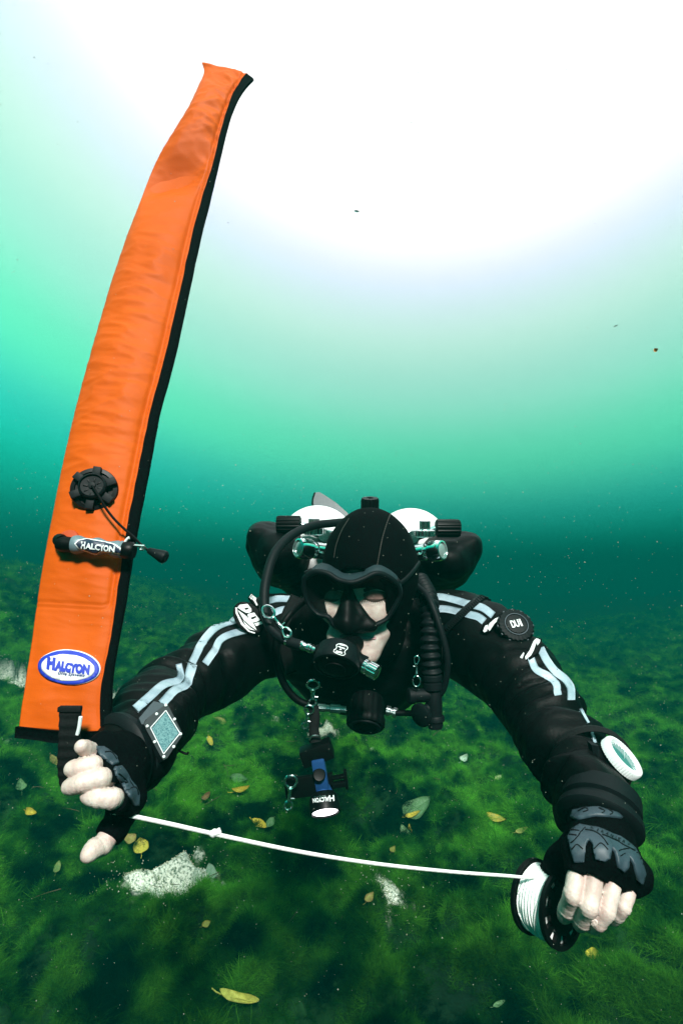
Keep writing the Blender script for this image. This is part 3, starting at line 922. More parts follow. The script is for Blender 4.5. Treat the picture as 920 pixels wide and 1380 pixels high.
def aim(px, py, e, k):
    """axis pointing along e in the picture and by k towards the eye"""
    v = ray(px, py); w = RIGHT * e[0] + UP * e[1]; w = nrm(w - v * (w @ v))
    return nrm(w * math.sqrt(1 - k * k) - v * k)
# wrist rings of the dry gloves
RL, RLA = P(166, 1019, .625), aim(166, 1019, (-.95, -.35), .66)
RR, RRA = P(808, 1096, .615), aim(808, 1096, (-.10, -1.0), .55)
for c, ax, r in ((RL, RLA, .047), (RR, RRA, .0415)):
    mb = MB()
    mb.lathe([(r - .004, -.028), (r + .001, -.024), (r + .002, -.006), (r - .002, -.003), (r - .002, .001), (r + .004, .004), (r + .005, .012), (r + .002, .016), (r - .006, .018), (r - .012, .012), (r - .014, -.01)], c, ax, 56)
    mb.build('wrist_ring', M_RUBG, suit)

# hood
nk = [cap(P(497, 850, 1.09), P(492, 860, 1.22), .075, .09)]
hood_o = [ell(HC, (.096, .120, .126), HEADR), ell(P(488, 828, 1.045), (.080, .075, .098), HEADR), ell(P(484, 862, 1.035), (.058, .058, .050))] + nk
u_ho = union(hood_o, .03)
op = union([ell(P(476, 815, .93), (.062, .095, .060), HEADR), ell(P(477, 845, .93), (.047, .085, .036), HEADR)], .03)
def f_hood(p):
    d = u_ho(p)
    d = d - .0012 * noise3(p * 25)
    return -smin(-d, op(p), .008)
hood_me = sdf_mesh('hood', f_hood, (-.16, .70, .66), (.22, 1.45, 1.22), .0034, B=6)
hood = obj('hood', hood_me, M_HOOD, ME)
S_HOOD = Surf(hood_me)
for line in ([(527, 690), (521, 705), (515, 725), (511, 745), (508, 762)], [(470, 699), (460, 716), (453, 735), (450, 752)]):
    c = spline(line, 26)
    mb = MB()
    for i in range(0, 25):
        a, n = S_HOOD.hit(*c[i]); b, _ = S_HOOD.hit(*(c[i] + (c[i + 1] - c[i]) * .6))
        mb.tube([a + n * .0004, b + n * .0004], .0007, 5, 2)
    mb.build('stitching', mat('thread', (.07, .065, .055), .8), hood)
    vs, fs = ribbon(S_HOOD, line, 1.6, .0006, .002)
    obj('seam', mesh('seam', vs, fs), M_RUB, hood)
# eyes, brows, lips
M_LID = mat('eyelid', (.26, .16, .14), .5, noise=(90, .25, (.12, .07, .06)))  # lids far darker than the skin: shade round the eye painted in
M_EYE = mat('eye', (.02, .018, .015), .08, spec=.6); M_BROW = mat('brow', (.03, .018, .012), .8); M_LIP = mat('lips', (.50, .26, .28), .45)
for cx, d in ((505, .968), (447, .975)):
    q, n = S_BODY.hit(cx, 803)
    MB().ball(q - n * .0104, .0115, 18).build('eye', M_EYE, ME)
    mb = MB()
    for k in range(13):
        x = cx - 13 + 26 * k / 12
        a, n = S_BODY.hit(x, 806 + 3.0 * math.sin(math.pi * k / 12)); n = nrm(n)
        mb.tube([a, a + n * .004 + V3(.0006 * (k - 6), 0, -.002), a + n * .0075 + V3(.0012 * (k - 6), 0, -.006)], [.0007, .0005, .0002], 5, 5)
    mb.add(*ribbon(S_BODY, [(cx - 14, 806), (cx, 810), (cx + 14, 806)], 2.6, .0012, .002))
    mb.build('eyelashes', M_BROW, ME)
    obj('eyelid', mesh('eyelid', *patch(S_BODY, ellipse_px((cx, 802), (16, 0), (0, 6.5), 24), .0016, .003, 2)), M_LID, ME)
    obj('eyebrow', mesh('eyebrow', *ribbon(S_BODY, [(cx - 15, 796), (cx, 791), (cx + 16, 795)], (4, 6, 3), .0012, .003)), M_BROW, ME)
obj('lips', mesh('lips', *ribbon(S_BODY, [(458, 857), (472, 856), (490, 859), (506, 860)], (2, 5, 6, 2), .0022, .004)), M_LIP, ME)

# gloves: half-finger, palm and first joints covered
def glove(fingers, wrist, cover, ring, name='glove'):
    parts = []
    for (ps, rs), cv in zip(fingers, cover):
        q = [P(*p) for p in ps]
        i = int(cv); fr = cv - i
        pr = [cap(q[j], q[j + 1], rs[j] + .0032, rs[j + 1] + .0032) for j in range(i)]
        if fr > 0: pr.append(cap(q[i], q[i] + fr * (q[i + 1] - q[i]), rs[i] + .0034, rs[i] + fr * (rs[i + 1] - rs[i]) + .0034))
        parts.append((union(pr, .003), q, cv, rs))
    mc = [P(*ps[0]) for ps, rs in fingers[:4]]
    back = nrm(wrist - sum(mc) / 4)
    palm = [cap(m, wrist + (m - wrist) * .15, .0150, .0225) for m in mc] + [cap(P(*fingers[4][0][0]), wrist, .0175, .022), cap(wrist, ring, .030, .036)]
    palm += [cap(mc[i], mc[i + 1], .0145, .0145) for i in range(3)]
    palm.append(ell(sum(mc) / 4 * .6 + wrist * .4, (.027, .027, .029)))
    pu = union(palm, .012)
    def f(p):
        d = pu(p)
        for (u_, q, cv, rq) in parts:
            d = smin(d, u_(p), .004)
        d = d - .0010 * noise3(p * 60) - .0008 * noise3(p * 130)
        # finger ends are cut square
        for (u_, q, cv, rq) in parts:
            i = int(cv); fr = cv - i
            e = q[i] + fr * (q[min(i + 1, len(q) - 1)] - q[i]); t = nrm(q[min(i + 1, len(q) - 1)] - q[i] if i + 1 < len(q) else q[i] - q[i - 1])
            ln = (p - e) @ t; rad = np.linalg.norm(p - e - ln[:, None] * t, axis=1)
            cut = np.maximum(np.maximum(-ln, rad - rq[min(i, len(rq) - 1)] - .0042), ln - .03)
            d = np.maximum(d, -cut)
        return d
    allp = np.array([P(*p) for ps, _ in fingers for p in ps] + [wrist, ring])
    return sdf_mesh(name, f, allp.min(0) - .05, allp.max(0) + .05, .0019, B=6)
glR_me = glove(RHF, WR_R, (.52, .44, .46, .50, 2.2), RR)
glL_me = glove(LHF, WR_L, (1.15, .95, .90, .82, 1.55), RL)
glR = obj('glove', glR_me, M_HOOD, ME); glL = obj('glove', glL_me, M_HOOD, ME)
S_GR, S_GL = Surf(glR_me), Surf(glL_me)
zr = lambda pts: zpx(pts, 190 / 920, (690, 1090))
zk = lambda pts: zpx(pts, 110 / 920, (760, 1100))
for poly in [zr([(370, 190), (395, 145), (440, 115), (560, 135), (700, 190), (790, 260), (830, 340), (855, 420), (835, 485), (805, 462), (785, 370), (755, 315), (748, 380), (722, 406), (682, 382), (665, 290), (640, 255), (628, 325), (595, 342), (540, 328), (522, 232), (497, 206), (478, 240), (467, 345), (405, 348), (385, 270)]),
             zr([(388, 62), (400, 20), (480, 4), (560, 0), (690, 38), (712, 66), (640, 56), (540, 50), (420, 74)])]:
    obj('knuckle_guard', mesh('knuckle_guard', *patch(S_GR, poly, .0030, .006, 2.2)), M_GUARD, glR)
mb = MB()
for l in [zk([(240, 155), (160, 240), (85, 320)]), zk([(235, 185), (340, 205), (420, 260), (475, 340)]), zk([(90, 385), (145, 325), (205, 375)]), zk([(335, 380), (410, 325), (475, 385)]), zk([(590, 405), (650, 390), (710, 390)]), zk([(600, 450), (660, 432)]),
          zk([(420, 235), (560, 290), (660, 350), (770, 405)]), zk([(80, 185), (170, 195)]), zk([(70, 235), (140, 240)]), zk([(785, 425), (830, 420)]), zk([(820, 485), (850, 485)]), zk([(845, 545), (870, 545)]),
          zr([(440, 30), (480, 12), (500, 24), (470, 36)]), zr([(560, 10), (600, 30), (580, 44)]), zr([(620, 16), (650, 40), (630, 52)])]:
    mb.add(*ribbon(S_GR, l, 1.2, .0034, .001, m=2))
props(mb.build('guard_groove', M_RUB, glR), kind='stuff')
mb = MB()
for k, ch in enumerate('DIRANCERO'):
    t = .08 + .84 * k / 8
    c = spline(zk([(290, 168), (400, 200), (520, 250), (640, 305), (740, 360)]), 50)
    i = int(t * 49); o = c[i]; tg = c[min(i + 1, 49)] - c[max(i - 1, 0)]; tg /= np.linalg.norm(tg)
    mb.add(*text_on(S_GR, ch, o, tg * 3.4 * (.4 if ch == 'I' else 1), np.array((tg[1], -tg[0])) * 3.6, .0036, bold=.01, res=1))
mb.build('guard_lettering', M_RUB, glR)
zl = lambda pts: zpx(pts, 160 / 920, (70, 950))
for poly in [zl([(330, 310), (400, 330), (500, 405), (510, 460), (470, 468), (430, 440), (380, 390)]), zl([(480, 490), (530, 480), (590, 545), (640, 620), (672, 700), (668, 780), (630, 775), (590, 700), (560, 640), (500, 560)])]:
    obj('knuckle_guard', mesh('knuckle_guard', *patch(S_GL, poly, .0026, .005, 2.2)), M_GUARD, glL)
mb = MB()
for l in [zl([(500, 540), (560, 580), (570, 620), (520, 590)]), zl([(580, 660), (640, 650), (655, 700)]), zl([(400, 380), (450, 380), (490, 430)]), zl([(590, 560), (620, 640)])]:
    mb.add(*ribbon(S_GL, l, 1.2, .003, .001, m=2))
props(mb.build('guard_groove', M_RUB, glL), kind='stuff')
# the nails one can see
mb = None
for S_, c, ax, bx in ((S_BODY, (800, 1244), (-3.6, 3.8), (3.6, 2.8)),):
    obj('fingernail', mesh('fingernail', *patch(S_, ellipse_px(c, ax, bx, 16), .0004, .0012, 1.5)), mat('nail', (.70, .58, .52), .3), ME)
print('diver', time.time() - T0)
# ------------------------------------------------------------------ dive mask
def zc(pts): return zpx(pts, 200 / 920, (380, 740))
def lens_d(px, py): return .925 + .00042 * abs(px - 472) + .0003 * (py - 810)
MK = thing('dive_mask', 'black low volume dive mask worn over the diver\'s face', 'mask', P(473, 810, .93))
out_px = zc([(140, 180), (200, 142), (280, 152), (350, 192), (430, 207), (500, 187), (580, 152), (650, 170), (710, 215), (730, 280), (700, 350), (650, 430), (580, 468), (545, 492), (430, 507), (325, 470), (288, 420), (220, 400), (160, 330), (135, 240)])
loop = spline(np.array(out_px + [out_px[0]]), 97)[:-1]
lc = loop.mean(0)
S_HEAD = Surf(body_me, hood_me)
rimc = [P(x, y, lens_d(x, y)) for x, y in loop]
inner = spline(np.array([(438, 812), (440, 802), (452, 797), (470, 795), (492, 793), (512, 796), (523, 803), (526, 816), (520, 830), (508, 839), (490, 846), (470, 848), (452, 842), (444, 830), (438, 812)]), 400)[:-1]
back = []
ia = np.arctan2(inner[:, 1] - 818, inner[:, 0] - 478)
for x, y in loop:
    a_ = math.atan2(y - 818, x - 478); k_ = np.argmin(np.abs((ia - a_ + math.pi) % (2 * math.pi) - math.pi))
    q, n = S_BODY.hit(*inner[k_])
    back.append(q + (q - CAMP) / np.linalg.norm(q - CAMP) * .002)
n = len(loop)
mb = MB()
lv = []
cen = P(lc[0], lc[1], lens_d(*lc))
for k, t in enumerate((0, .25, .6, 1.0)):
    for i in range(n):
        e = nrm(rimc[i] - cen) * .0030 * math.sin(math.pi * (1 - t)) + nrm(rimc[i] - cen) * .002
        lv.append(rimc[i] + (back[i] - rimc[i]) * t + e)
fs = [(k * n + i, k * n + (i + 1) % n, (k + 1) * n + (i + 1) % n, (k + 1) * n + i) for k in range(3) for i in range(n)]
iv = [v - nrm(v - cen) * .0022 for v in lv]
K = len(lv)
fs2 = [tuple(K + a for a in f[::-1]) for f in fs]
rimf = [(i, (i + 1) % n, K + (i + 1) % n, K + i) for i in range(n)]
mb.add(lv + iv, fs + fs2 + rimf); mb.build('skirt', M_RUB, MK)
# outer seal: runs from the rim back on to the hood
mb = MB(); ov = []
seal = []
for i in range(n):
    x, y = loop[i]; tp = float(np.clip((806 - y) / 22, 0, 1)); q, hn = S_HEAD.hit(lc[0] + (x - lc[0]) * (.97 - .03 * tp), y - 11 * tp)
    seal.append(q - hn * .002)
for k, t in enumerate((0, .3, .65, 1.0)):
    for i in range(n):
        ov.append(rimc[i] + (seal[i] - rimc[i]) * t + nrm(rimc[i] - cen) * (.0035 + .004 * math.sin(math.pi * t)))
iv = [v - nrm(v - cen) * .002 for v in ov]; K = len(ov)
fs = [(k * n + i, k * n + (i + 1) % n, (k + 1) * n + (i + 1) % n, (k + 1) * n + i) for k in range(3) for i in range(n)]
mb.add(ov + iv, fs + [tuple(K + a for a in f[::-1]) for f in fs]); mb.build('seal', mat('lit_seal_silicone', (.013, .027, .032), .6, spec=.2), MK)  # paler than the rim: light on the brow band painted into the colour
# the rim: a closed soft band, broad over the brow
mb = MB()
c = np.array(rimc); T = np.roll(c, -1, 0) - np.roll(c, 1, 0); T /= np.linalg.norm(T, axis=1)[:, None]
vs = []; m = 10
for i in range(n):
    outw = nrm((c[i] - cen) - T[i] * ((c[i] - cen) @ T[i])); b = np.cross(T[i], outw)
    y = loop[i][1]; top = np.clip((800 - y) / 25, 0, 1)
    for j in range(m):
        a = 2 * math.pi * j / m
        vs.append(c[i] + outw * (.0040 + .0016 * top) * math.cos(a) + b * .0050 * math.sin(a))
fs = [(i * m + j, ((i + 1) % n) * m + j, ((i + 1) % n) * m + (j + 1) % m, i * m + (j + 1) % m) for i in range(n) for j in range(m)]
M_RIM = mat('mask_silicone', (.0022, .0048, .0058), .55, spec=.12)
mb.add(vs, fs); mb.build('rim', M_RIM, MK)
# two panes
def glass(name, tint=(.985, .995, .99), refl=.06):
    mm = bpy.data.materials.new(name); mm.use_nodes = True; nt = mm.node_tree; nt.nodes.remove(nt.nodes['Principled BSDF'])
    t = nt.nodes.new('ShaderNodeBsdfTransparent'); t.inputs[0].default_value = (*tint, 1)
    g = nt.nodes.new('ShaderNodeBsdfGlossy'); g.inputs['Roughness'].default_value = .05
    x = nt.nodes.new('ShaderNodeMixShader'); x.inputs[0].default_value = refl
    nt.links.new(t.outputs[0], x.inputs[1]); nt.links.new(g.outputs[0], x.inputs[2]); nt.links.new(x.outputs[0], nt.nodes['Material Output'].inputs['Surface'])
    return mm
M_GLASS = glass('glass', refl=.02)
for side in (-1, 1):
    pl = [(x, y) for x, y in loop if (x - 472) * side > .5]
    ys = [y for x, y in pl if abs(x - 472) < 6]
    pts = [p for p in pl]
    if side > 0: pts = pts
    ctr = np.mean(np.array(pts), 0)
    pts = sorted(pts, key=lambda p: math.atan2(p[1] - ctr[1], p[0] - ctr[0]))
    q3 = [P(x, y, lens_d(x, y)) for x, y in pts]
    MB().prism(q3, nrm(q3[0] - CAMP) * .003).build('pane', M_GLASS, MK, False)
f_np = union([cap(P(469, 798, .958), P(466, 838, .938), .0055, .0130), cap(P(469, 799, .958), P(454, 838, .948), .0055, .0075), cap(P(470, 799, .958), P(499, 843, .950), .0055, .0085), cap(P(454, 839, .948), P(468, 846, .940), .0080, .010), cap(P(468, 846, .940), P(501, 844, .950), .010, .0080), cap(P(467, 824, .948), P(480, 834, .948), .010, .010)], .012)
obj('nose_pocket', sdf_mesh('nose_pocket', f_np, P(430, 865, .90) - .02, P(520, 785, .99) + .02, .0020), M_RUB, MK)
for pts, w in (([(535, 789), (545, 780), (555, 769), (563, 758)], 5), ([(412, 783), (402, 790), (393, 797)], 3)):
    mb = MB(); S = Surf(hood_me)
    q = [P(pts[0][0], pts[0][1], lens_d(*pts[0]) + .004)] + [S.hit(*p)[0] + S.hit(*p)[1] * .003 for p in pts[1:]]
    mb.tube(q, .0042 if w > 4 else .0028, 8, 14, flat=.45); mb.build('strap', M_RUBG, MK)
for px, py in ((534, 785), (416, 771)):
    q = P(px, py, lens_d(px, py) + .006)
    MB().box(q, .016, .010, .010, X=RIGHT + UP * (.9 if px > 470 else .5) * (1 if px > 470 else 1), Y=FWD, bev=.003).build('buckle', M_RUBG, MK)

# ------------------------------------------------------------------ twin tank set with wing
TK = thing('twin_tank_set', 'pair of white diving tanks with chrome valves and black wing on the diver\'s back', 'diving tanks', P(490, 740, 1.35))
tdir = nrm(P(487, 800, 2.1) - P(490, 730, 1.37))
for (px, py, d, r) in ((427, 731, 1.34, .0980), (554, 733, 1.36, .0960)):
    o = P(px, py, d)
    pr = [(.014, -.075), (.030, -.068)] + [(r * math.sin(t), -.062 * math.cos(t)) for t in np.linspace(.42, math.pi / 2, 9)] + [(r, .55), (r * .8, .60), (.02, .615)]
    MB().lathe(pr, o, tdir, 48).build('tank', M_WHITE, TK)
f_w = union([ell(P(388, 752, 1.42), (.088, .24, .082)), ell(P(586, 760, 1.42), (.088, .24, .076)), ell(P(358, 727, 1.40), (.040, .16, .044)), ell(P(620, 738, 1.40), (.036, .16, .040)), cap(P(420, 790, 1.42), P(570, 790, 1.42), .065, .065)], .045)
def f_wing(p): return f_w(p) - .006 * noise3(p * 13) - .003 * noise3(p * 34)
obj('wing', sdf_mesh('wing', f_wing, P(300, 900, 1.15) - .1, P(680, 640, 1.75) + .1, .006), M_SUIT, TK)
def knob(o, ax, r, L, parent, m=M_PLAST, ribs=16, name='valve_knob'):
    return MB().lathe([(r * .7, 0), (r, L * .06), (r, L * .9), (r * .9, L), (r * .4, L * 1.01), (r * .35, L * .94)], o, ax, 64, ribs, -.09).build(name, m, parent)
for s, kx, ky, vx, vy in ((-1, 372, 707, 437, 722), (1, 620, 712, 556, 724)):
    v = MB(); d = 1.24
    v.lathe([(.015, 0), (.017, .004), (.017, .03), (.014, .034), (.014, .06)], P(vx, vy, d + .04), nrm(P(vx, vy, d) - P(vx, vy, d + .06)), 24)
    v.tube([P(vx, vy, d), P(kx + s * -34, ky + 1, d)], .0115, 16, 2)
    v.box(P(vx - s * 10, vy, d), .035, .030, .026, bev=.004)
    vb = v.build('valve', M_CHR, TK)
    knob(P(kx - s * -2 - s * 36, ky, d), RIGHT * s, .0215, .058, vb)
# manifold bar and isolator
mb = MB(); mb.tube([P(437, 722, 1.25), P(498, 728, 1.26), P(556, 724, 1.25)], .011, 16, 12); mf = mb.build('manifold', M_CHR, TK)
knob(P(498, 700, 1.25), nrm(UP - FWD * .25), .0215, .052, mf)
# first stages
for s, ex, ey, bx, by in ((-1, 397, 738, 436, 743), (1, 600, 741, 562, 745)):
    a, b = P(ex, ey, 1.16), P(bx, by, 1.19); ax = nrm(a - b) ; L = np.linalg.norm(a - b)
    ax = nrm(ax + (CAMP - a) * .22)
    fs_ = MB().lathe([(.018, -.01), (.019, 0), (.019, L * .35), (.0165, L * .38), (.0165, L * .5), (.0225, L * .54), (.0235, L * .6), (.0235, L * .9), (.0215, L), (.0185, L + .001), (.0175, L - .004)], b, ax, 36).build('first_stage', M_CHR, TK)
    MB().lathe([(.0176, 0), (.016, .002), (.010, .0035), (.001, .004)], b + ax * (L - .0045), ax, 32).build('end_cap', mat('cap_metal', (.45, .55, .54), .35, .6), fs_)
    mb = MB()
    for k, (qx, qy) in enumerate(((bx - s * 6, by + 5), (bx + s * 10, by + 2))):
        o = P(qx, qy, 1.165); mb2 = MB().lathe([(.008, 0), (.0085, .002), (.0085, .008), (.005, .009), (.0045, .006)], o, nrm(CAMP - o + V3(0, 0, -.2)), 6)
        mb2.build('port_plug', M_CHR, fs_)
for hx, hy in ((572, 717), (423, 714)):
    o = P(hx, hy, 1.17)
    MB().lathe([(.018, 0), (.0235, .003), (.0235, .015), (.018, .018), (.012, .019), (.0125, .036), (.010, .038)], o - UP * .012, UP, 72, 18, -.09).build('handwheel', M_CHR, TK)
# harness straps over the shoulders, plain plates with their chrome rings
for line, w in (([(398, 806), (388, 825), (380, 850), (384, 880), (392, 905)], 15), ([(566, 806), (578, 830), (588, 860), (590, 890)], 15)):
    obj('harness_strap', mesh('harness_strap', *ribbon(S_SUIT, line, w, .004, .006)), M_WEB, TK)

# fins
for s in (1, -1):
    F0 = P(486 + s * 38, 738, 2.60) if s < 0 else P(520, 742, 2.60)
    if s < 0: pts = [(446, 742), (468, 742), (480, 715), (468, 691), (452, 677), (437, 667), (430, 663), (424, 664), (421, 678), (428, 705), (438, 728)]
    else: pts = [(516, 742), (534, 742), (540, 715), (536, 706), (528, 700), (520, 700), (514, 712), (512, 728)]
    pl = [P(x, y, 2.56 + (742 - y) * .0016) for x, y in pts]
    ft = MB().prism(pl, FWD * .012).build('swim_fin', mat('fin_rubber', (.004, .026, .036), .45), ME, False)
    mb = MB(); mb.tube([pl[0] - FWD * .002, pl[-2] - FWD * .004, pl[-3] - FWD * .003, pl[7 if s < 0 else 5] - FWD * .002], [.010, .008, .006, .004], 8); mb.build('rail', M_RUB, ft)
    f_boot = union([cap(P(486 + s * 42, 748, 2.54), P(486 + s * 42, 742, 2.74), .075, .06), cap(P(486 + s * 42, 746, 2.54), F0 + UP * .05, .06, .04)], .03)
    obj('foot_pocket', sdf_mesh('foot_pocket', f_boot, P(486 + s * 42, 745, 2.6) - .22, P(486 + s * 42, 745, 2.6) + .22, .008), M_RUB, ft)

# ------------------------------------------------------------------ primary regulator
RG = thing('breathing_regulator', 'black regulator in the diver\'s mouth with a long looping hose and chrome fittings', 'regulator', P(458, 885, .90))
hose = [P(470, 703, 1.20), P(448, 705, 1.17), P(420, 709, 1.13), P(392, 722, 1.08), P(370, 746, 1.03), P(359, 780, .99), P(356, 808, .965), P(359, 832, .945), P(369, 851, .93), P(388, 864, .915), P(405, 870, .905)]
MB().tube(hose, .0092, 14, 70).build('hose', M_RUBG, RG)
a, b = P(386, 862, .915), P(427, 877, .895); ax = nrm(b - a); L = np.linalg.norm(b - a)
fit = MB().lathe([(.0062, -.001), (.0098, 0), (.0098, .004), (.0066, .006), (.0066, L * .42), (.0078, L * .45), (.0078, L * .62), (.0070, L * .64), (.0070, L * .70), (.0078, L * .72), (.0078, L * .84), (.0064, L * .86), (.0064, L)], a, ax, 24)
fit.build('hose_fitting', M_CHR, RG)
da = aim(452, 897, (-.20, -1.0), .50); dc = P(452, 899, .885) - da * .030
body_r = MB().lathe([(.012, -.009), (.030, -.008), (.036, -.003), (.0375, .006), (.0395, .016), (.0405, .026), (.0385, .030), (.034, .031), (.033, .028)], dc, da, 48)
RB = body_r.build('second_stage', M_RUBG, RG)
pc = MB().lathe([(.0332, .0285), (.029, .0315), (.018, .0325), (.017, .0345), (.010, .035)], dc, da, 40); pc.build('purge_cover', M_RUB, RG)
f_br = union([cap(P(430, 878, .898), P(452, 876, .905), .012, .018), cap(P(470, 882, .905), P(492, 898, .895), .018, .011), cap(P(478, 868, .945), P(468, 874, .925), .016, .020)], .012)
obj('side_arms', sdf_mesh('side_arms', f_br, P(415, 920, .86) - .02, P(510, 850, .97) + .02, .0022), M_RUB, RG)
a, b = P(490, 897, .893), P(509, 907, .880); ax = nrm(b - a); L = np.linalg.norm(b - a)
MB().lathe([(.009, 0), (.0125, .001), (.0125, L * .22), (.0095, L * .26), (.0095, L * .36), (.0135, L * .40), (.0135, L * .95), (.011, L), (.004, L)], a, ax, 72, 12, -.06).build('adjuster', M_CHR, RG)
MB().prism([P(486, 881, .90), P(497, 886, .90), (P(491, 895, .89)), P(486, 887, .89)], FWD * .004).build('lever', M_RUBG, RG, False)
S_RG = Surf(RB.data); 
RGO = np.array((dc)); 
zg = lambda pts: zpx(pts, 80 / 920, (440, 850))
PLG = S_RG
mb = MB()
mb.add(*ribbon(PLG, zg([(150, 225), (205, 205), (300, 235), (325, 275), (290, 305), (275, 330), (285, 365), (240, 382), (130, 340), (108, 310), (130, 290), (155, 275), (150, 225)]), .9, .0008, .0006, m=2))
for q in (zg([(200, 210), (290, 235), (285, 245), (205, 225)]), zg([(180, 240), (285, 275), (275, 290), (172, 250)]), zg([(215, 275), (235, 300), (195, 300)]), zg([(150, 310), (245, 335), (240, 355), (140, 335)])):
    mb.add(*patch(PLG, q, .0008, .0006, 2))
mb.build('emblem', M_PRINT, RG)

# ------------------------------------------------------------------ backup regulator under the chin
BR = thing('backup_regulator', 'black backup regulator hanging below the chin on a thin hose', 'regulator', P(494, 965, 1.02))
MB().tube([P(414, 806, 1.06), P(392, 826, 1.00), P(374, 856, .985), P(373, 890, .985), P(383, 922, .985), P(402, 944, .985), P(428, 953, .985)], .0068, 12, 60).build('hose', M_RUB, BR)
a, b = P(426, 953, .985), P(466, 956, .985); ax = nrm(b - a); L = np.linalg.norm(b - a)
MB().lathe([(.006, 0), (.0078, .001), (.0078, L * .3), (.0062, L * .32), (.0062, L * .45), (.0085, L * .48), (.0085, L * .8), (.0062, L * .82), (.0062, L)], a, ax, 60, 10, -.06).build('hose_fitting', M_STEEL, BR)
da = aim(492, 980, (-.08, -1.0), .40); dc = P(492, 979, .99) - da * .032
MB().lathe([(.012, -.03), (.030, -.026), (.034, -.012), (.0345, .012), (.037, .018), (.037, .028), (.034, .032), (.029, .033), (.028, .029), (.012, .030)], dc, da, 64, 16, -.03).build('second_stage', M_RUB, BR)
MB().torus(dc + da * .033, da, .0265, .003, 40, 8).build('cover_ring', M_RUBG, BR)
a, b = P(520, 957, 1.0), P(535, 961, .995)
MB().lathe([(.007, 0), (.0095, .001), (.0095, .008), (.007, .009), (.007, .013), (.0095, .014), (.0095, .021), (.006, .022)], a, nrm(b - a), 48, 8, -.06).build('adjuster', M_STEEL, BR)

# ------------------------------------------------------------------ buoyancy inflator
IN = thing('inflator_hose', 'black corrugated inflator hose with a valve block hanging at the chest', 'inflator', P(585, 935, .98))
c = spline([P(566, 782, 1.12), P(577, 806, 1.04), P(579, 835, 1.0), P(579, 870, .985), P(582, 912, .98)], 140)
T_, N_, B_ = frames(c); mb = MB(); vs = []; m = 18
for i in range(len(c)):
    r = .0165 + .0026 * math.sin(i / len(c) * 2 * math.pi * 17)
    for j in range(m):
        a = 2 * math.pi * j / m; vs.append(c[i] + r * (math.cos(a) * N_[i] + math.sin(a) * B_[i]))
mb.add(vs, [(i * m + j, i * m + (j + 1) % m, (i + 1) * m + (j + 1) % m, (i + 1) * m + j) for i in range(len(c) - 1) for j in range(m)])
mb.build('corrugated_hose', M_RUBG, IN)
dn = nrm(P(586, 975, .97) - P(582, 905, .98))
MB().lathe([(.0165, 0), (.0185, .002), (.0185, .010), (.0165, .011), (.0165, .014), (.0185, .015), (.0185, .026), (.016, .028)], P(582, 909, .98), dn, 32).build('collar', M_RUBG, IN)
blk = MB(); blk.lathe([(.014, 0), (.0155, .003), (.0155, .03), (.014, .055), (.013, .075)], P(583, 925, .98), dn, 28)
blk.lathe([(.012, 0), (.0145, .002), (.0145, .012), (.0125, .013), (.0125, .060)], P(549, 938, .97), nrm(P(592, 936, .98) - P(549, 938, .97)), 28)
blk.tube([P(582, 948, .98), P(570, 962, .965)], .0095, 12, 2)
blk.build('valve_block', M_RUBG, IN)
MB().lathe([(.015, 0), (.0165, .002), (.0165, .010), (.0135, .012), (.0135, .018), (.011, .019)], P(586, 964, .975), dn, 28).build('mouthpiece', M_RUBG, IN)
MB().lathe([(.020, -.003), (.0215, 0), (.0215, .005), (.019, .007)], P(568, 963, .965), nrm(P(556, 970, .94) - P(572, 960, .965)), 32).build('push_button', M_RUBG, IN)
MB().tube([P(562, 790, 1.06), P(577, 806, 1.0), P(590, 838, .975), P(601, 878, .965), P(602, 905, .965), P(597, 928, .97), P(590, 938, .975)], .0062, 12, 50).build('supply_hose', M_RUBG, IN)
MB().tube([P(533, 961, .99), P(548, 961, .985), P(562, 962, .97)], .0055, 10, 10).build('link_hose', M_RUB, IN)

# ------------------------------------------------------------------ bolt snaps
def bolt_snap(name_label, eye, tip, d0, d1, sc_=1.0, group='chrome bolt snaps', loopw=.0085):
    a, b = P(eye[0], eye[1], d0), P(tip[0], tip[1], d1)
    ax = nrm(b - a); L = np.linalg.norm(b - a); s = nrm(np.cross(ax, nrm(CAMP - a)))
    t = thing('bolt_snap', name_label, 'bolt snap', a, group)
    r = .0016 * sc_
    e = [a + ax * (L * .02 + L * .34 * (1 - math.cos(x)) / 2) + s * loopw * sc_ * math.sin(x) for x in np.linspace(0, 2 * math.pi, 17)]
    MB().tube(e, r * 1.15, 8, 40, closed=True).build('eye', M_CHR, t)
    MB().lathe([(r * 1.2, 0), (.0036 * sc_, .002), (.0036 * sc_, .006), (r * 1.6, .008), (r * 1.6, L * .34), (.0030 * sc_, L * .36), (.0030 * sc_, L * .40)], a + ax * L * .34, ax, 20).build('swivel', M_CHR, t)
    h = [a + ax * L * .72, a + ax * L * .80 + s * .004 * sc_, a + ax * L * .92 + s * .0058 * sc_, a + ax * L + s * .001, a + ax * L * .93 - s * .0050 * sc_, a + ax * L * .80 - s * .0046 * sc_, a + ax * L * .73 - s * .002]
    MB().tube(h, r * 1.1, 8, 36).build('hook', M_CHR, t)
    MB().tube([a + ax * L * .66 - s * .003, a + ax * L * .66 - s * .0075 * sc_], .0016, 8, 2).build('slide_pin', M_CHR, t)
    return t
bolt_snap('chrome bolt snap clipped to the hose by the left shoulder badge', (355, 817), (391, 858), .925, .905, 1.25, loopw=.0075)
bolt_snap('chrome bolt snap hanging from the chest ring above the torch', (422, 916), (421, 951), .955, .955, 1.3)
bolt_snap('slim chrome bolt snap dangling beside the torch lanyard', (418, 950), (410, 982), .950, .95, 1.0)
bolt_snap('chrome bolt snap standing upright beside the corrugated hose', (561, 926), (561, 884), .955, .965, .8)
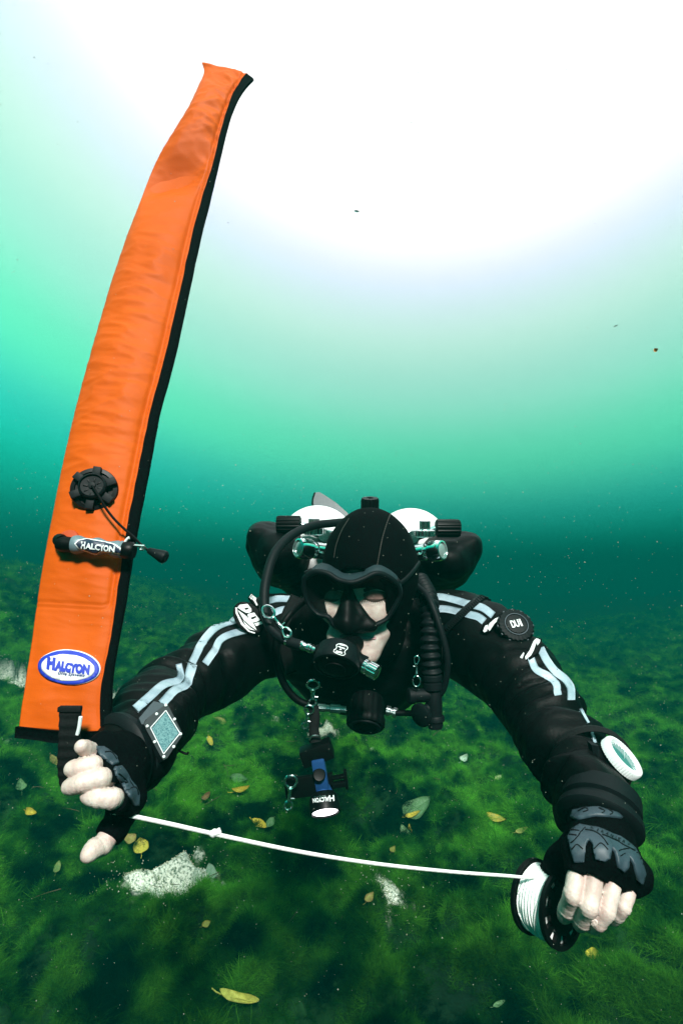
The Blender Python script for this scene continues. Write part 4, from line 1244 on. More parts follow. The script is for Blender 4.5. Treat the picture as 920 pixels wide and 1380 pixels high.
bolt_snap('steel bolt snap at the free end of the torch handle', (393, 1044), (388, 1092), .905, .905, 1.2)

# ------------------------------------------------------------------ torch
TO = thing('dive_torch', 'blue and black dive torch hanging lens down below the diver, its lamp lit', 'torch', P(432, 1050, .94))
M_BLUE = mat('blue_anodised', (.018, .085, .26), .42, .35, noise=(30, .3, (.012, .06, .19)))
mb = MB(); q = [P(422, 950, .96), P(424, 968, .955), P(423, 985, .95), P(425, 1000, .945)]
mb.tube(q, [.009, .0095, .009, .011], 12, 16, flat=.6); mb.build('lanyard', M_WEB, TO)
MB().tube([P(417, 997, .938), P(421, 992, .934), P(428, 991.5, .934), P(431, 994, .938)], .0016, 8, 14).build('wire_ring', M_STEEL, TO)
down = nrm(P(438, 1094, .925) - P(424, 1000, .945)); rt = nrm(RIGHT - down * (RIGHT @ down)); fw = np.cross(down, rt) * -1
MB().box(P(427, 1014, .94), .058, .030, .030, X=rt + UP * .18, Y=FWD, bev=.004).build('mount', M_PLAST, TO)
hc = P(436, 1074, .926); hd = aim(437, 1086, (.10, -1.0), .30)
tb = MB(); a = P(428, 1020, .935); b = P(435, 1066, .928); L = np.linalg.norm(b - a)
tb.box((a + b) / 2, .0235, .024, L, X=rt, Y=FWD, bev=.004)
TB = tb.build('body', M_BLUE, TO)
MB().lathe([(.0110, 0), (.0120, .002), (.0145, .012), (.0180, .022), (.0182, .026)], P(436, 1074, .926) - hd * .026, hd, 36).build('flare', M_BLUE, TO)
tn = nrm(CAMP - P(430, 1044, .92))
MB().lathe([(.010, 0), (.0112, .002), (.0112, .006), (.0095, .008), (.006, .0075)], P(430, 1044, .922), tn, 32).build('switch', M_PLAST, TO)
hp = [(.0215, -.004), (.0258, .002), (.0268, .012), (.0268, .022), (.0262, .026), (.0235, .0265), (.0232, .024)]
TH = MB().lathe(hp, hc, hd, 48).build('head', M_PLAST, TO)
MB().lathe([(.0232, .0238), (.020, .0245), (.01, .025), (.001, .0252)], hc, hd, 40).build('lens', mat('lit_lens', (.9, .9, .9), .3, emit=((1, .97, 1.0), 2.2)), TO)
STH = Surf(TH.data)
mb = MB(); mb.add(*text_on(STH, 'ALCYON', (432.5, 1078), (-21, 2.2), (.8, 6.0), .0010, bold=.03, space=1.0)); mb.add(*text_on(STH, 'H', (446.5, 1076), (-6.5, .8), (.8, 8.0), .0010, bold=.03))
mb.build('lettering', M_PRINT, TO)
mb = MB(); mb.add(*text_on(STH, 'Dive Systems', (431, 1073.5), (-15, 1.6), (.3, 1.8), .0010, bold=.0, res=1)); mb.build('lettering', M_STEEL, TO)
hb = MB(); hb.box(P(405, 1060, .925), .056, .010, .036, X=RIGHT + UP * .12, Y=FWD, bev=.003)
hb.box(P(455, 1057, .94), .036, .010, .010, X=RIGHT + UP * .16, Y=FWD, bev=.002); hb.box(P(456, 1047, .94), .030, .010, .006, X=RIGHT + UP * .16, Y=FWD, bev=.002)
hb.box(P(466, 1050, .94), .006, .010, .034, X=RIGHT + UP * .12, Y=FWD, bev=.002); hb.box(P(445, 1053, .94), .010, .010, .030, X=RIGHT + UP * .12, Y=FWD, bev=.002)
hb.build('hand_mount', M_PLAST, TO)

# ------------------------------------------------------------------ wrist computer
zq = lambda pts: zpx(pts, 270 / 920, (150, 780))
DCt = thing('dive_computer', 'rugged wrist dive computer with a pale screen and bright corner screws', 'dive computer', P(222, 986, .70))
PC0 = S_SUIT.hit(223, 987)[0]; PC = PC0 + nrm(CAMP - PC0) * .020; print('computer depth', (PC - CAMP) @ FWD); nC = nrm(nrm(CAMP - PC) + RIGHT * .30 + UP * .25)
PLC = Plane(PC, nC)
case = zq([(152, 668), (165, 640), (238, 585), (258, 578), (272, 600), (322, 700), (324, 722), (258, 822), (240, 832), (226, 812), (160, 690)])
obj('case', mesh('case', *patch(PLC, case, .0, .024, 4), smooth=False), mat('case_body', (.008, .014, .018), .5), DCt)
fr = zq([(180, 685), (250, 605), (315, 710), (240, 805)])
mb = MB()
for i in range(4): mb.add(*ribbon(PLC, [fr[i], fr[(i + 1) % 4]], 1.0, .0012, .0012, n=4, m=2))
mb.build('bezel', M_PRINT, DCt)
scm = bpy.data.materials.new('screen'); scm.use_nodes = True; nt = scm.node_tree; bb = nt.nodes['Principled BSDF']; bb.inputs['Roughness'].default_value = .25
tc = nt.nodes.new('ShaderNodeTexCoord'); vo = nt.nodes.new('ShaderNodeTexVoronoi'); vo.feature = 'DISTANCE_TO_EDGE'; vo.inputs['Scale'].default_value = 240
mp = nt.nodes.new('ShaderNodeTexNoise'); mp.inputs['Scale'].default_value = 60
ad = nt.nodes.new('ShaderNodeVectorMath'); ad.operation = 'MULTIPLY_ADD'; ad.inputs[1].default_value = (.045, .045, .045)
nt.links.new(tc.outputs['Object'], mp.inputs['Vector']); nt.links.new(mp.outputs['Color'], ad.inputs[0]); nt.links.new(tc.outputs['Object'], ad.inputs[2]); nt.links.new(ad.outputs[0], vo.inputs['Vector'])
rp = nt.nodes.new('ShaderNodeValToRGB'); rp.color_ramp.elements[0].color = (.17, .31, .32, 1); rp.color_ramp.elements[1].color = (.06, .15, .17, 1); rp.color_ramp.elements[1].position = .22  # cloudy reflection on the screen painted into its base colour
nt.links.new(vo.outputs['Distance'], rp.inputs[0]); nt.links.new(rp.outputs[0], bb.inputs['Base Color'])
obj('screen', mesh('screen', *patch(PLC, zq([(186, 686), (250, 613), (309, 709), (240, 797)]), .0008, .001, 4), smooth=False), scm, DCt)
side_n = zq([(150, 662), (120, 640), (200, 562), (262, 572), (240, 586)])
obj('strap_lug', mesh('strap_lug', *patch(Plane(PC - nC * .010, nC), zq([(140, 668), (128, 640), (195, 562), (240, 572), (252, 588), (170, 668)]), .0, .016, 4), smooth=False), mat('lug_grey', (.030, .048, .060), .5), DCt)
for x, y in zq([(165, 678), (208, 622), (250, 582), (290, 646), (318, 714), (286, 772), (241, 818), (199, 750)]):
    q, n_ = PLC.hit(x, y); MB().lathe([(.0014, 0), (.0018, .0012), (.0012, .0024), (.0003, .0027)], q, n_, 12).build('screw', M_PRINT, DCt)
MB().torus(P(197, 983, .70), nrm(LA[4] - LA[3]), .050, .003, 40, 8, 2.6).build('strap', M_WEB, DCt)
MB().tube([P(238, 1010, .70), P(246, 1014, .69), P(252, 1016, .69), P(254, 1014, .69)], .0016, 8, 12).build('cord_tail', M_RUB, DCt)

# ------------------------------------------------------------------ wrist compass
CO = thing('wrist_compass', 'black wrist compass with a thick white ribbed bezel', 'compass', P(825, 1022, .68))
zo = lambda x, y: (x * 90 / 920 + 780, y * 90 / 920 + 980)
cc = P(*zo(600, 405), .665); cax = aim(839, 1020, (.81, .59), .36)
CB = MB().lathe([(.022, -.034), (.025, -.031), (.025, -.006), (.023, -.004)], cc, cax, 40).build('case', M_PLAST, CO)
MB().lathe([(.0252, -.008), (.0275, -.007), (.0275, .001), (.0265, .003), (.0218, .004), (.0205, -.001)], cc, cax, 144, 48, -.03, close=(False, False)).build('bezel', mat('white_bezel', (.80, .84, .84), .45), CO)
MB().lathe([(.0210, -.0012), (.010, -.0010), (.001, -.0009)], cc, cax, 32).build('glass', mat('compass_card', (.05, .16, .15), .15, coat=.6), CO)
MB().prism([cc + cax * .0022 + UP * .011, cc + cax * .0022 + np.cross(cax, UP) * .002, cc + cax * .0022 - UP * .004], cax * .0006).build('needle', M_PRINT, CO, False)
mb = MB(); cu = nrm(np.cross(cax, UP)); cw = np.cross(cax, cu)
for k in range(24):
    a = 2 * math.pi * k / 24; e = cu * math.cos(a) + cw * math.sin(a); ln = .0045 if k % 6 == 0 else .0026
    mb.tube([cc + cax * -.0008 + e * (.0200 - ln), cc + cax * -.0008 + e * .0200], .0004, 4, 2)
props(mb.build('degree_marks', M_PRINT, CO), kind='stuff')
MB().box(P(*zo(345, 410), .665), .012, .006, .006, X=cax, Y=UP, bev=.001).build('side_window', M_PRINT, CO)
MB().prism([P(*zo(165, 240), .665), P(*zo(265, 260), .66), P(*zo(320, 600), .655), P(*zo(240, 600), .655)], FWD * .012).build('strap', M_RUBG, CO, False)
MB().torus(P(797, 1030, .71), nrm(RA[5] - RA[4]), .051, .003, 40, 8, 2.5).build('band', M_WEB, CO)
MB().tube([P(797, 1008, .70), P(780, 1018, .67), P(764, 1035, .655), P(756, 1045, .655)], .0014, 6, 16).build('bungee', M_RUB, CO)
print('gear', time.time() - T0)
# ------------------------------------------------------------------ the orange marker buoy
ST = np.array([(26, 981, 139, 987, 151, 987), (31, 945, 137, 945, 151, 948), (37, 905, 142.5, 905, 153, 908), (44, 860, 151.5, 860, 161, 860), (51, 808, 158, 815, 170, 812), (59, 758, 164.5, 769, 177, 765), (72, 690, 176, 695, 189, 697),
               (85, 625, 190, 625, 203, 626), (100, 560, 203, 560, 215, 560), (112, 513, 215, 515, 227, 516), (124, 470, 226, 472, 238, 473), (137, 425, 236.5, 426, 248, 427), (151, 378, 247, 380, 258, 380), (172, 316, 259, 323, 271, 320), (186, 280, 272, 272, 283, 272), (207, 226, 288, 222, 295, 222),
               (221, 198, 297, 184, 304, 184), (237, 172, 304, 158, 311, 158), (256, 140, 314, 129, 321, 134), (268, 114, 322, 116, 330, 120), (275, 97, 328, 106, 336, 113), (272, 84, 334, 99, 343, 106)], float)
BU = thing('marker_buoy', 'tall orange surface marker buoy with a black edge, held upright by the diver', 'marker buoy', P(85, 985, .63))
def bd(y, x=0): 
    iv = np.interp(y, [90, 985], [1 / 1.17, 1 / .62]); return 1 / iv
NU, NV = 420, 64
key = np.concatenate([[0], np.cumsum(np.linalg.norm(np.diff(ST[:, 0:2], axis=0), axis=1))])
def rows(cols):
    c = spline_at(ST[:, cols], key, NU); return c
def spline_at(pts, k, n):
    t = np.linspace(0, k[-1], n); ext = np.concatenate([[2 * pts[0] - pts[1]], pts, [2 * pts[-1] - pts[-2]]]); kk = np.concatenate([[2 * k[0] - k[1]], k, [2 * k[-1] - k[-2]]])
    out = np.zeros((n, pts.shape[1]))
    i = np.clip(np.searchsorted(k, t, side='right') - 1, 0, len(k) - 2)
    h = (k[i + 1] - k[i]); u = ((t - k[i]) / h)[:, None]
    m0 = (ext[i + 2] - ext[i]) / (kk[i + 2] - kk[i])[:, None] * h[:, None]; m1 = (ext[i + 3] - ext[i + 1]) / (kk[i + 3] - kk[i + 1])[:, None] * h[:, None]
    p0, p1 = pts[i], pts[i + 1]
    return (2 * u**3 - 3 * u**2 + 1) * p0 + (u**3 - 2 * u**2 + u) * m0 + (-2 * u**3 + 3 * u**2) * p1 + (u**3 - u**2) * m1
R_ = rows([0, 1, 2, 3, 4, 5])
L3 = np.array([P(x, y, bd(y)) for x, y in R_[:, 0:2]]); O3 = np.array([P(x, y, bd(y)) for x, y in R_[:, 2:4]]); E3 = np.array([P(x, y, bd(y)) for x, y in R_[:, 4:6]])
axu = np.gradient((L3 + O3) / 2, axis=0); axu /= np.linalg.norm(axu, axis=1)[:, None]
acr = (O3 - L3); acr /= np.linalg.norm(acr, axis=1)[:, None]
bn_ = np.cross(acr, axu); bn_ /= np.linalg.norm(bn_, axis=1)[:, None]
bn_[(bn_ @ FWD) > 0] *= -1
lean = (.070 * smooth01((np.linspace(0, 1, NU) - .775) / .16))[:, None]
L3, O3, E3 = [q + lean * (CAMP - q) / np.linalg.norm(CAMP - q, axis=1)[:, None] for q in (L3, O3, E3)]      # the tip nods forward
uu = np.repeat(np.linspace(0, 1, NU), NV); vv = np.tile(np.linspace(0, 1, NV), NU)
infl = np.interp(uu, [0, .1, .17, .25, .5, .72, .80, .86, .93, 1.0], [.002, .003, .003, .011, .017, .017, .008, .013, .015, .003])
prof = np.clip(1 - np.abs(2 * np.clip(vv / .93, 0, 1) - 1) ** 2.6, 0, 1)
seg = 1.36
wv = noise3(np.stack([uu * seg * 36, vv * 1.6, np.full_like(uu, 2.2)], 1))
wv2 = noise3(np.stack([uu * seg * 85 + vv * 2, vv * 3.0, np.full_like(uu, 7.2)], 1))
env = np.interp(uu, [0, .17, .24, .35, .5, .68, .76, .84, .92, 1], [.25, .30, .35, .7, 1, 1.25, .5, .6, 1.4, 1.2]) * np.sin(np.pi * np.clip(vv * .97 + .03, 0, 1)) ** .35
ruche = np.interp(uu, [.78, .86, 1], [0, 1.0, 1.3]) * np.clip((vv - .45) / .4, 0, 1) * noise3(np.stack([uu * seg * 95 + vv * 6, vv * 2.0, np.full_like(uu, 4.0)], 1))
diag = noise3(np.stack([uu * seg * 9 + vv * 1.2, vv * 2.4 - uu * 4, np.full_like(uu, 12.0)], 1))
disp = infl * prof + env * (.0042 * (.35 - np.abs(wv) ** .7) + .0018 * (.3 - np.abs(wv2) ** .8)) + .0042 * ruche + .0022 * diag * np.clip(prof * 2, 0, 1)
# shallow fold where the tip leans back
disp -= .020 * np.exp(-((uu - .815 - .03 * (vv - .5)) / .030) ** 2) * prof
# weld lines: along the right edge and across the bottom of the chamber, with a round corner
for o_ in (0.0, .0075):
    cu_, cv_ = .176 + o_ * .9, .905 + o_ * 1.2
    rr_ = .12
    du = (uu - cu_) * seg; dv = (vv - cv_) * .11
    straight = np.where((vv < cv_ - rr_), np.abs(du), 9)
    up_ = np.where((uu > cu_ + rr_ * .11 / seg), np.abs(dv), 9)
    ccx, ccy = cu_ + rr_ * .11 / seg, cv_ - rr_
    arc = np.where((uu <= ccx) & (vv >= ccy), np.abs(np.hypot((uu - ccx) * seg, (vv - ccy) * .11) - rr_ * .11), 9)
    disp -= .0016 * np.exp(-(np.minimum(np.minimum(straight, up_), arc) / .0022) ** 2)
# water-worn dent patches of the empty lower end
low = np.clip((.17 - uu) / .03, 0, 1)
disp += low * .0022 * noise3(np.stack([uu * seg * 16, vv * 2.2, np.full_like(uu, 31.0)], 1))
Lr = np.repeat(L3, NV, 0); Or = np.repeat(O3, NV, 0); nr_ = np.repeat(bn_, NV, 0)
front = Lr + vv[:, None] * (Or - Lr) + nr_ * disp[:, None]
backs = Lr + vv[:, None] * (Or - Lr) - nr_ * (infl * prof * .9 + .0012)[:, None]
idx = np.arange(NU * NV).reshape(NU, NV); K = NU * NV
qf = np.stack([idx[:-1, :-1], idx[:-1, 1:], idx[1:, 1:], idx[1:, :-1]], -1).reshape(-1, 4)
bs = [(idx[:, 0], 1), (idx[:, -1], 0), (idx[0, :], 0), (idx[-1, :], 1)]
qs = [qf, K + qf[:, ::-1]]
for e, fl in bs:
    q = np.stack([e[:-1], e[1:], K + e[1:], K + e[:-1]], 1); qs.append(q if fl else q[:, ::-1])
bm_me = np_mesh('tube', np.concatenate([front, backs]), np.concatenate(qs))
def cloth_mat():
    m = mat('orange_nylon', (.56, .086, .0008), .6, noise=(9, .3, (.48, .070, .0006)), spec=.15)
    nt = m.node_tree; b = nt.nodes['Principled BSDF']
    tc = nt.nodes.new('ShaderNodeTexCoord'); w = nt.nodes.new('ShaderNodeTexNoise'); w.inputs['Scale'].default_value = 700
    bp = nt.nodes.new('ShaderNodeBump'); bp.inputs['Strength'].default_value = .12; bp.inputs['Distance'].default_value = .001
    nt.links.new(tc.outputs['Object'], w.inputs['Vector']); nt.links.new(w.outputs['Fac'], bp.inputs['Height']); nt.links.new(bp.outputs[0], b.inputs['Normal'])
    return m
M_OR = cloth_mat()
tube_o = obj('tube', bm_me, M_OR, BU)
S_BU = Surf(bm_me)
# black binding along the edge and the hem
M_VEL = mat('black_binding', (.0012, .002, .0025), .85, bump=(260, .6), spec=.04)
th = .0026
def strip(a3, b3, n3, name, t=.0026, nv=4):
    pts, nn = [], []
    for i in range(len(a3)):
        for j in range(nv):
            pts.append(a3[i] + (b3[i] - a3[i]) * j / (nv - 1) + n3[i] * t); nn.append(n3[i])
    vs, fs = shell_grid(pts, nn, 2 * t, len(a3), nv)
    return obj(name, mesh(name, vs, fs), M_VEL, BU)
ws = (noise3(np.stack([np.linspace(0, 1, NU) * 40, np.zeros(NU), np.zeros(NU)], 1)) * .0012)[:, None] * acr
strip(O3[::2] - acr[::2] * .001 + ws[::2], E3[::2] + ws[::2] * .5, bn_[::2], 'edge_binding')
hem_t = spline([(23, 979), (50, 982), (78, 985), (112, 986), (152, 984)], 40); hem_b = spline([(22, 994), (50, 997), (78, 1001), (112, 998), (151, 988)], 40)
strip(np.array([P(x, y, bd(985) - .002) for x, y in hem_t]), np.array([P(x, y, bd(985) - .002) for x, y in hem_b]), np.repeat(bn_[:1], 40, 0), 'hem', .0030)
# stitching beside the binding
mb = MB()
for i in range(30, NU - 6, 3):
    f0 = .955; q = [front[i * NV + int(f0 * (NV - 1))], front[(i + 2) * NV + int(f0 * (NV - 1))]]
    mb.tube([q[0] + bn_[i] * .0003, q[1] + bn_[i] * .0003], .00045, 4, 2, capped=False)
props(mb.build('stitching', mat('orange_thread', (.55, .07, .004), .7), BU), kind='stuff')
# oval patch
e_a, e_b = np.array((40.5, 9.5)), np.array((-5.6, 20.5))
pcn = np.array((94.0, 900.0))
M_PBLUE = mat('patch_blue', (.012, .035, .42), .55); M_PWHITE = mat('patch_white', (.78, .78, .82), .55)
e_a, e_b = np.array((40.3, 3.8)), np.array((-3.2, 22.6))
PT = obj('oval_patch', mesh('oval_patch', *patch(S_BU, ellipse_px(pcn + (.8, -.6), e_a * 1.025, e_b * 1.03, 48), .0024, .004, 4)), M_PWHITE, BU)
obj('patch_border', mesh('patch_border', *patch(S_BU, ellipse_px(pcn, e_a, e_b, 48), .0032, .002, 4)), M_PBLUE, PT)
obj('patch_field', mesh('patch_field', *patch(S_BU, ellipse_px(pcn + (-.5, .2), e_a * .86, e_b * .79, 48), .0040, .002, 4)), M_PWHITE, PT)
mb = MB()
mb.add(*text_on(S_BU, 'ALCYON', (99.5, 900.5), (46, 5.6), (1.8, -13.2), .0050, bold=.085, shear=0))
mb.add(*text_on(S_BU, 'H', (72.0, 894.8), (10.5, 1.2), (1.4, -16.5), .0050, bold=.085))
mb.add(*patch(S_BU, [(67.0, 889.0), (68.2, 886.6), (71.5, 888.8), (70.5, 890.5)], .0050, .0008, 2))
props(mb.build('lettering', M_PBLUE, PT))
vs, fs = text_on(S_BU, 'Dive Systems', (98.5, 909.2), (36, 3.6), (.8, -5.2), .0050, bold=.03, shear=.25, space=1.15)
obj('lettering', mesh('lettering', vs, fs), mat('patch_ink', (.03, .05, .16), .6), PT)
# overpressure valve
zv = lambda x, y: (x * 140 / 920 + 90, y * 140 / 920 + 620)
vq, vn_ = S_BU.hit(*zv(250, 265)); vn_ = nrm(nrm(vn_) * .6 + nrm(CAMP - vq) * .6 + UP * .10)
rV = 30.0 / FPX * ((vq - CAMP) @ FWD)
VB = MB().lathe([(rV * .98, -.004), (rV, 0), (rV, .004), (rV * .97, .006), (rV * .80, .007), (rV * .78, .004)], vq, vn_, 56).build('dump_valve', M_PLAST, BU)
vt = nrm(vn_ + UP * .06 - RIGHT * .05)
MB().lathe([(rV * .55, .004), (rV * .60, .010), (rV * .58, .016), (rV * .50, .018), (rV * .48, .015), (rV * .16, .0145), (rV * .14, .017), (rV * .06, .0175)], vq + UP * .001, vt, 48).build('valve_cap', M_RUBG, VB)
us = nrm(np.cross(vn_, UP)); ws_ = np.cross(us, vn_)
for k in range(6):
    a = math.radians(98 + 60 * k); e = us * math.cos(a) * -1 + ws_ * math.sin(a) * -1
    mb = MB(); mb.box(vq + vn_ * .0095 + e * rV * .74, rV * .50, rV * .34, .007, X=e, Y=np.cross(vn_, e), bev=.0012); mb.build('valve_tab', M_RUBG, VB)
for k in range(8):
    a = 2 * math.pi * k / 8 + .2; e = us * math.cos(a) + ws_ * math.sin(a)
    MB().box(vq + vn_ * .0152 + e * rV * .30, rV * .20, rV * .05, .0016, X=e, Y=np.cross(vn_, e), bev=.0004).build('cap_rib', M_PLAST, VB)
cq = [vq + vn_ * .018, vq + vn_ * .021 + (RIGHT * .003 - UP * .004)]
dV = (vq - CAMP) @ FWD
for x, y in ((300, 345), (350, 430), (420, 520), (500, 600), (580, 670), (660, 750), (700, 785), (740, 808)):
    cq.append(P(*zv(x, y), dV - .026))
MB().tube(cq, .0017, 8, 50).build('pull_cord', M_RUB, BU)
a, b = P(*zv(722, 798), dV - .026), P(*zv(885, 870), dV - .028); ax = nrm(b - a); L = np.linalg.norm(b - a)
MB().lathe([(.003, 0), (.0042, .001), (.0056, L * .3), (.0088, L * .78), (.0085, L * .92), (.006, L)], a, ax, 28).build('pull_knob', M_RUBG, BU)
# oral inflator lying across
wq, wn_ = S_BU.hit(91, 729)
MB().lathe([(.016, -.003), (.0165, .0), (.0155, .0025), (.010, .004)], wq, nrm(wn_), 40).build('weld_flange', mat('weld_ring', (.42, .045, .004), .5), BU)
dI = ((wq - CAMP) @ FWD) - .020
zi = lambda x, y: P(*zv(x, y), dI)
MB().tube([zi(-75, 735), zi(-20, 742), zi(30, 748), zi(75, 752)], [.0085, .0100, .0098, .0098], 18, 12).build('nipple', M_RUB, BU)
MB().tube([P(82, 728, dI + .020), P(81, 728, dI + .006), P(84, 730, dI)], .0088, 14, 8).build('elbow', M_RUB, BU)
M_GREY = mat('grey_grip', (.115, .175, .20), .5)
c = spline([zi(62, 748), zi(160, 752), zi(260, 765), zi(360, 775), zi(450, 790), zi(515, 796)], 60)
T_, N_, B_ = frames(c); vs = []; m = 22
for i in range(60):
    t = i / 59
    r = .0108 + .0016 * math.sin(t * 2 * math.pi * 2.6 + .3) - .0012 * t
    if t > .93: r *= 1.18
    for j in range(m):
        a = 2 * math.pi * j / m; vs.append(c[i] + r * (math.cos(a) * N_[i] + math.sin(a) * B_[i]))
mb = MB().add(vs, [(i * m + j, i * m + (j + 1) % m, (i + 1) * m + (j + 1) % m, (i + 1) * m + j) for i in range(59) for j in range(m)] + [tuple(range(m))[::-1], tuple(range(59 * m, 60 * m))])
GRIP = mb.build('inflator_grip', M_GREY, BU)
S_G = Surf(GRIP.data)
zvp = lambda pts: [zv(*p) for p in pts]
obj('label', mesh('label', *patch(S_G, zvp([(68, 742), (100, 708), (180, 694), (300, 714), (420, 740), (478, 776), (500, 815), (480, 836), (410, 822), (300, 812), (265, 836), (225, 828), (170, 808), (100, 785)]), .0006, .0012, 2)), M_PRINT, GRIP)
obj('label_field', mesh('label_field', *patch(S_G, zvp([(82, 742), (108, 716), (180, 703), (300, 724), (410, 748), (462, 780), (482, 812), (470, 824), (405, 812), (300, 802), (262, 826), (228, 818), (175, 798), (108, 775)]), .0012, .0012, 2)), mat('label_navy', (.012, .022, .05), .5), GRIP)
mb = MB()
mb.add(*text_on(S_G, 'ALCYON', zv(304, 775), np.array((250, 32)) * 140 / 920, np.array((4, -46)) * 140 / 920, .0020, bold=.04))
mb.add(*text_on(S_G, 'H', zv(152, 753), np.array((44, 6)) * 140 / 920, np.array((4, -56)) * 140 / 920, .0020, bold=.04))
mb.build('lettering', M_PRINT, GRIP)
mb = MB().lathe([(.0105, -.002), (.0115, .002), (.0115, .010), (.0095, .013)], zi(512, 797), nrm(zi(600, 805) - zi(512, 797)), 30); mb.build('mouthpiece', M_PLAST, BU)
MB().tube([zi(512, 755), zi(522, 718), zi(545, 692), zi(556, 688)], .0018, 8, 14).build('lip_ring', M_PRINT, BU)
mb = MB(); mb.tube([zi(535, 752), zi(600, 756), zi(690, 762)], .0019, 8, 8); mb.tube([zi(690, 762), zi(680, 790), zi(650, 788), zi(655, 764)], .0014, 8, 12); mb.build('clip', M_STEEL, BU)
# webbing loop the hand holds, white tab beside it
wb = [P(95, 952, .588), P(94, 975, .584), P(93, 1000, .583), P(91, 1025, .583), P(92, 1048, .586), P(95, 1066, .592)]
c = spline(wb, 40); pts, nn = [], []
for i in range(40):
    t = i / 39; wd = .0122 - .0016 * t
    for j in range(5): pts.append(c[i] + RIGHT * wd * (j / 2 - 1) + FWD * (.0008 * math.sin(i * 1.4))); nn.append(-FWD)
vs, fs = shell_grid(pts, nn, .003, 40, 5); obj('webbing_loop', mesh('webbing_loop', vs, fs), M_WEB, BU)
MB().box(P(94, 956, .586), .026, .004, .006, bev=.0015).build('loop_fold', M_WEB, BU)
MB().tube([P(109, 966, .583), P(107, 980, .583), P(104.5, 990, .583)], .0021, 8, 10).build('white_tab', M_PRINT, BU)

# ------------------------------------------------------------------ finger spool with the line
SP = thing('finger_spool', 'black finger spool wound with white line, gripped in the diver\'s fingers', 'spool', P(742, 1219, .585))
sa = aim(759, 1227, (.90, -.42), .54)
c1 = P(757, 1225, .562); c0 = c1 - sa * .036
def flange(c, name, holes=True):
    bm = bmesh.new(); R1 = .0370; u = nrm(np.cross(sa, UP)); w = np.cross(sa, u)
    mb = MB(); nh = 10
    N = 120
    # a plate made of three rings: rim, spokes between the holes, hub
    def ringpts(r, z): return [c + sa * z + r * (math.cos(a) * u + math.sin(a) * w) for a in np.linspace(0, 2 * math.pi, N, endpoint=False)]
    def annulus(r0, r1, a0=None, a1=None):
        aa = np.linspace(a0, a1, 5) if a0 is not None else np.linspace(0, 2 * math.pi, 61)
        vs, fs = [], []
        for a in aa:
            e = math.cos(a) * u + math.sin(a) * w
            for r in (r0, r1):
                for z in (-.0022, .0022): vs.append(c + sa * z + e * r)
        for i in range(len(aa) - 1):
            A, B = i * 4, (i + 1) * 4
            fs += [(A + 1, A + 3, B + 3, B + 1), (A, B, B + 2, A + 2), (A, A + 1, B + 1, B), (A + 2, B + 2, B + 3, A + 3)]
        fs += [(0, 2, 3, 1), tuple(len(vs) - 4 + k for k in (0, 1, 3, 2))]
        mb.add(vs, fs)
    annulus(.0320, R1); annulus(.0100, .0232)
    for k in range(nh):
        a = 2 * math.pi * (k + .5) / nh; annulus(.0225, .0325, a - .135, a + .135)
    return mb.build(name, M_PLAST, SP, True)
flange(c1, 'flange'); flange(c0, 'flange')
MB().lathe([(.010, 0), (.0105, .002), (.0105, .034), (.010, .036)], c0, sa, 24).build('hub', M_PLAST, SP)
prf = [(.0105, .0026)]
for k in range(40):
    z = .0028 + .0304 * k / 39; prf.append((.0318 + .0016 * math.sin(math.pi * k / 39) + .0007 * (k % 2) + .0006 * math.sin(k * 1.3), z))
prf.append((.0105, .0334))
wm = MB().lathe(prf, c0, sa, 64)
wm.v = [tuple(np.array(v) + .0007 * float(noise3(np.array([v]) * 90)[0])) for v in wm.v]
M_LINE = mat('white_line', (.80, .82, .80), .75, bump=(420, .4))
wm.build('wound_line', M_LINE, SP)
mb = MB()
for k in range(5):
    a0 = RNG.uniform(0, 6); u = nrm(np.cross(sa, UP)); w = np.cross(sa, u)
    mb.tube([c0 + sa * (.005 + .026 * (t * 1.0 if k % 2 else 1 - t)) + (.0336) * (math.cos(a0 + 2.6 * t) * u + math.sin(a0 + 2.6 * t) * w) for t in np.linspace(0, 1, 9)], .0009, 6, 30)
props(mb.build('loose_turns', M_LINE, SP), kind='stuff')
# the line itself, from the far hand to the spool
u = nrm(np.cross(sa, UP)); tang = c0 + sa * .012 + UP * .029
ln = [P(150, 1094, .555), P(166, 1097, .552), P(228, 1110, .548), P(290, 1124, .546), P(400, 1147, .545), P(500, 1163, .547), P(600, 1174, .552), P(680, 1180, .560), P(714, 1182.5, .568)]
gl = thing('guide_line', 'taut white guide line running from the raised hand to the spool', 'line', P(440, 1153, .55))
cl = spline(ln + [tang], 150); 
MB().tube(cl, [.0022, .0020, .0018, .0016, .0015], 8, 150).build('cord', M_LINE, gl)
k0 = P(290, 1123, .546)
f_k = union([cap(k0 + RIGHT * -.004, k0 + RIGHT * .004 + UP * .001, .0028, .0026), cap(k0, k0 + UP * .0045 + RIGHT * .004, .0018, .0013), cap(k0 - UP * .002 - RIGHT * .002, k0 + UP * .003 - RIGHT * .001, .0022, .0016)], .002)
obj('knot', sdf_mesh('knot', f_k, k0 - .015, k0 + .015, .0009), M_LINE, gl)
print('buoy', time.time() - T0)
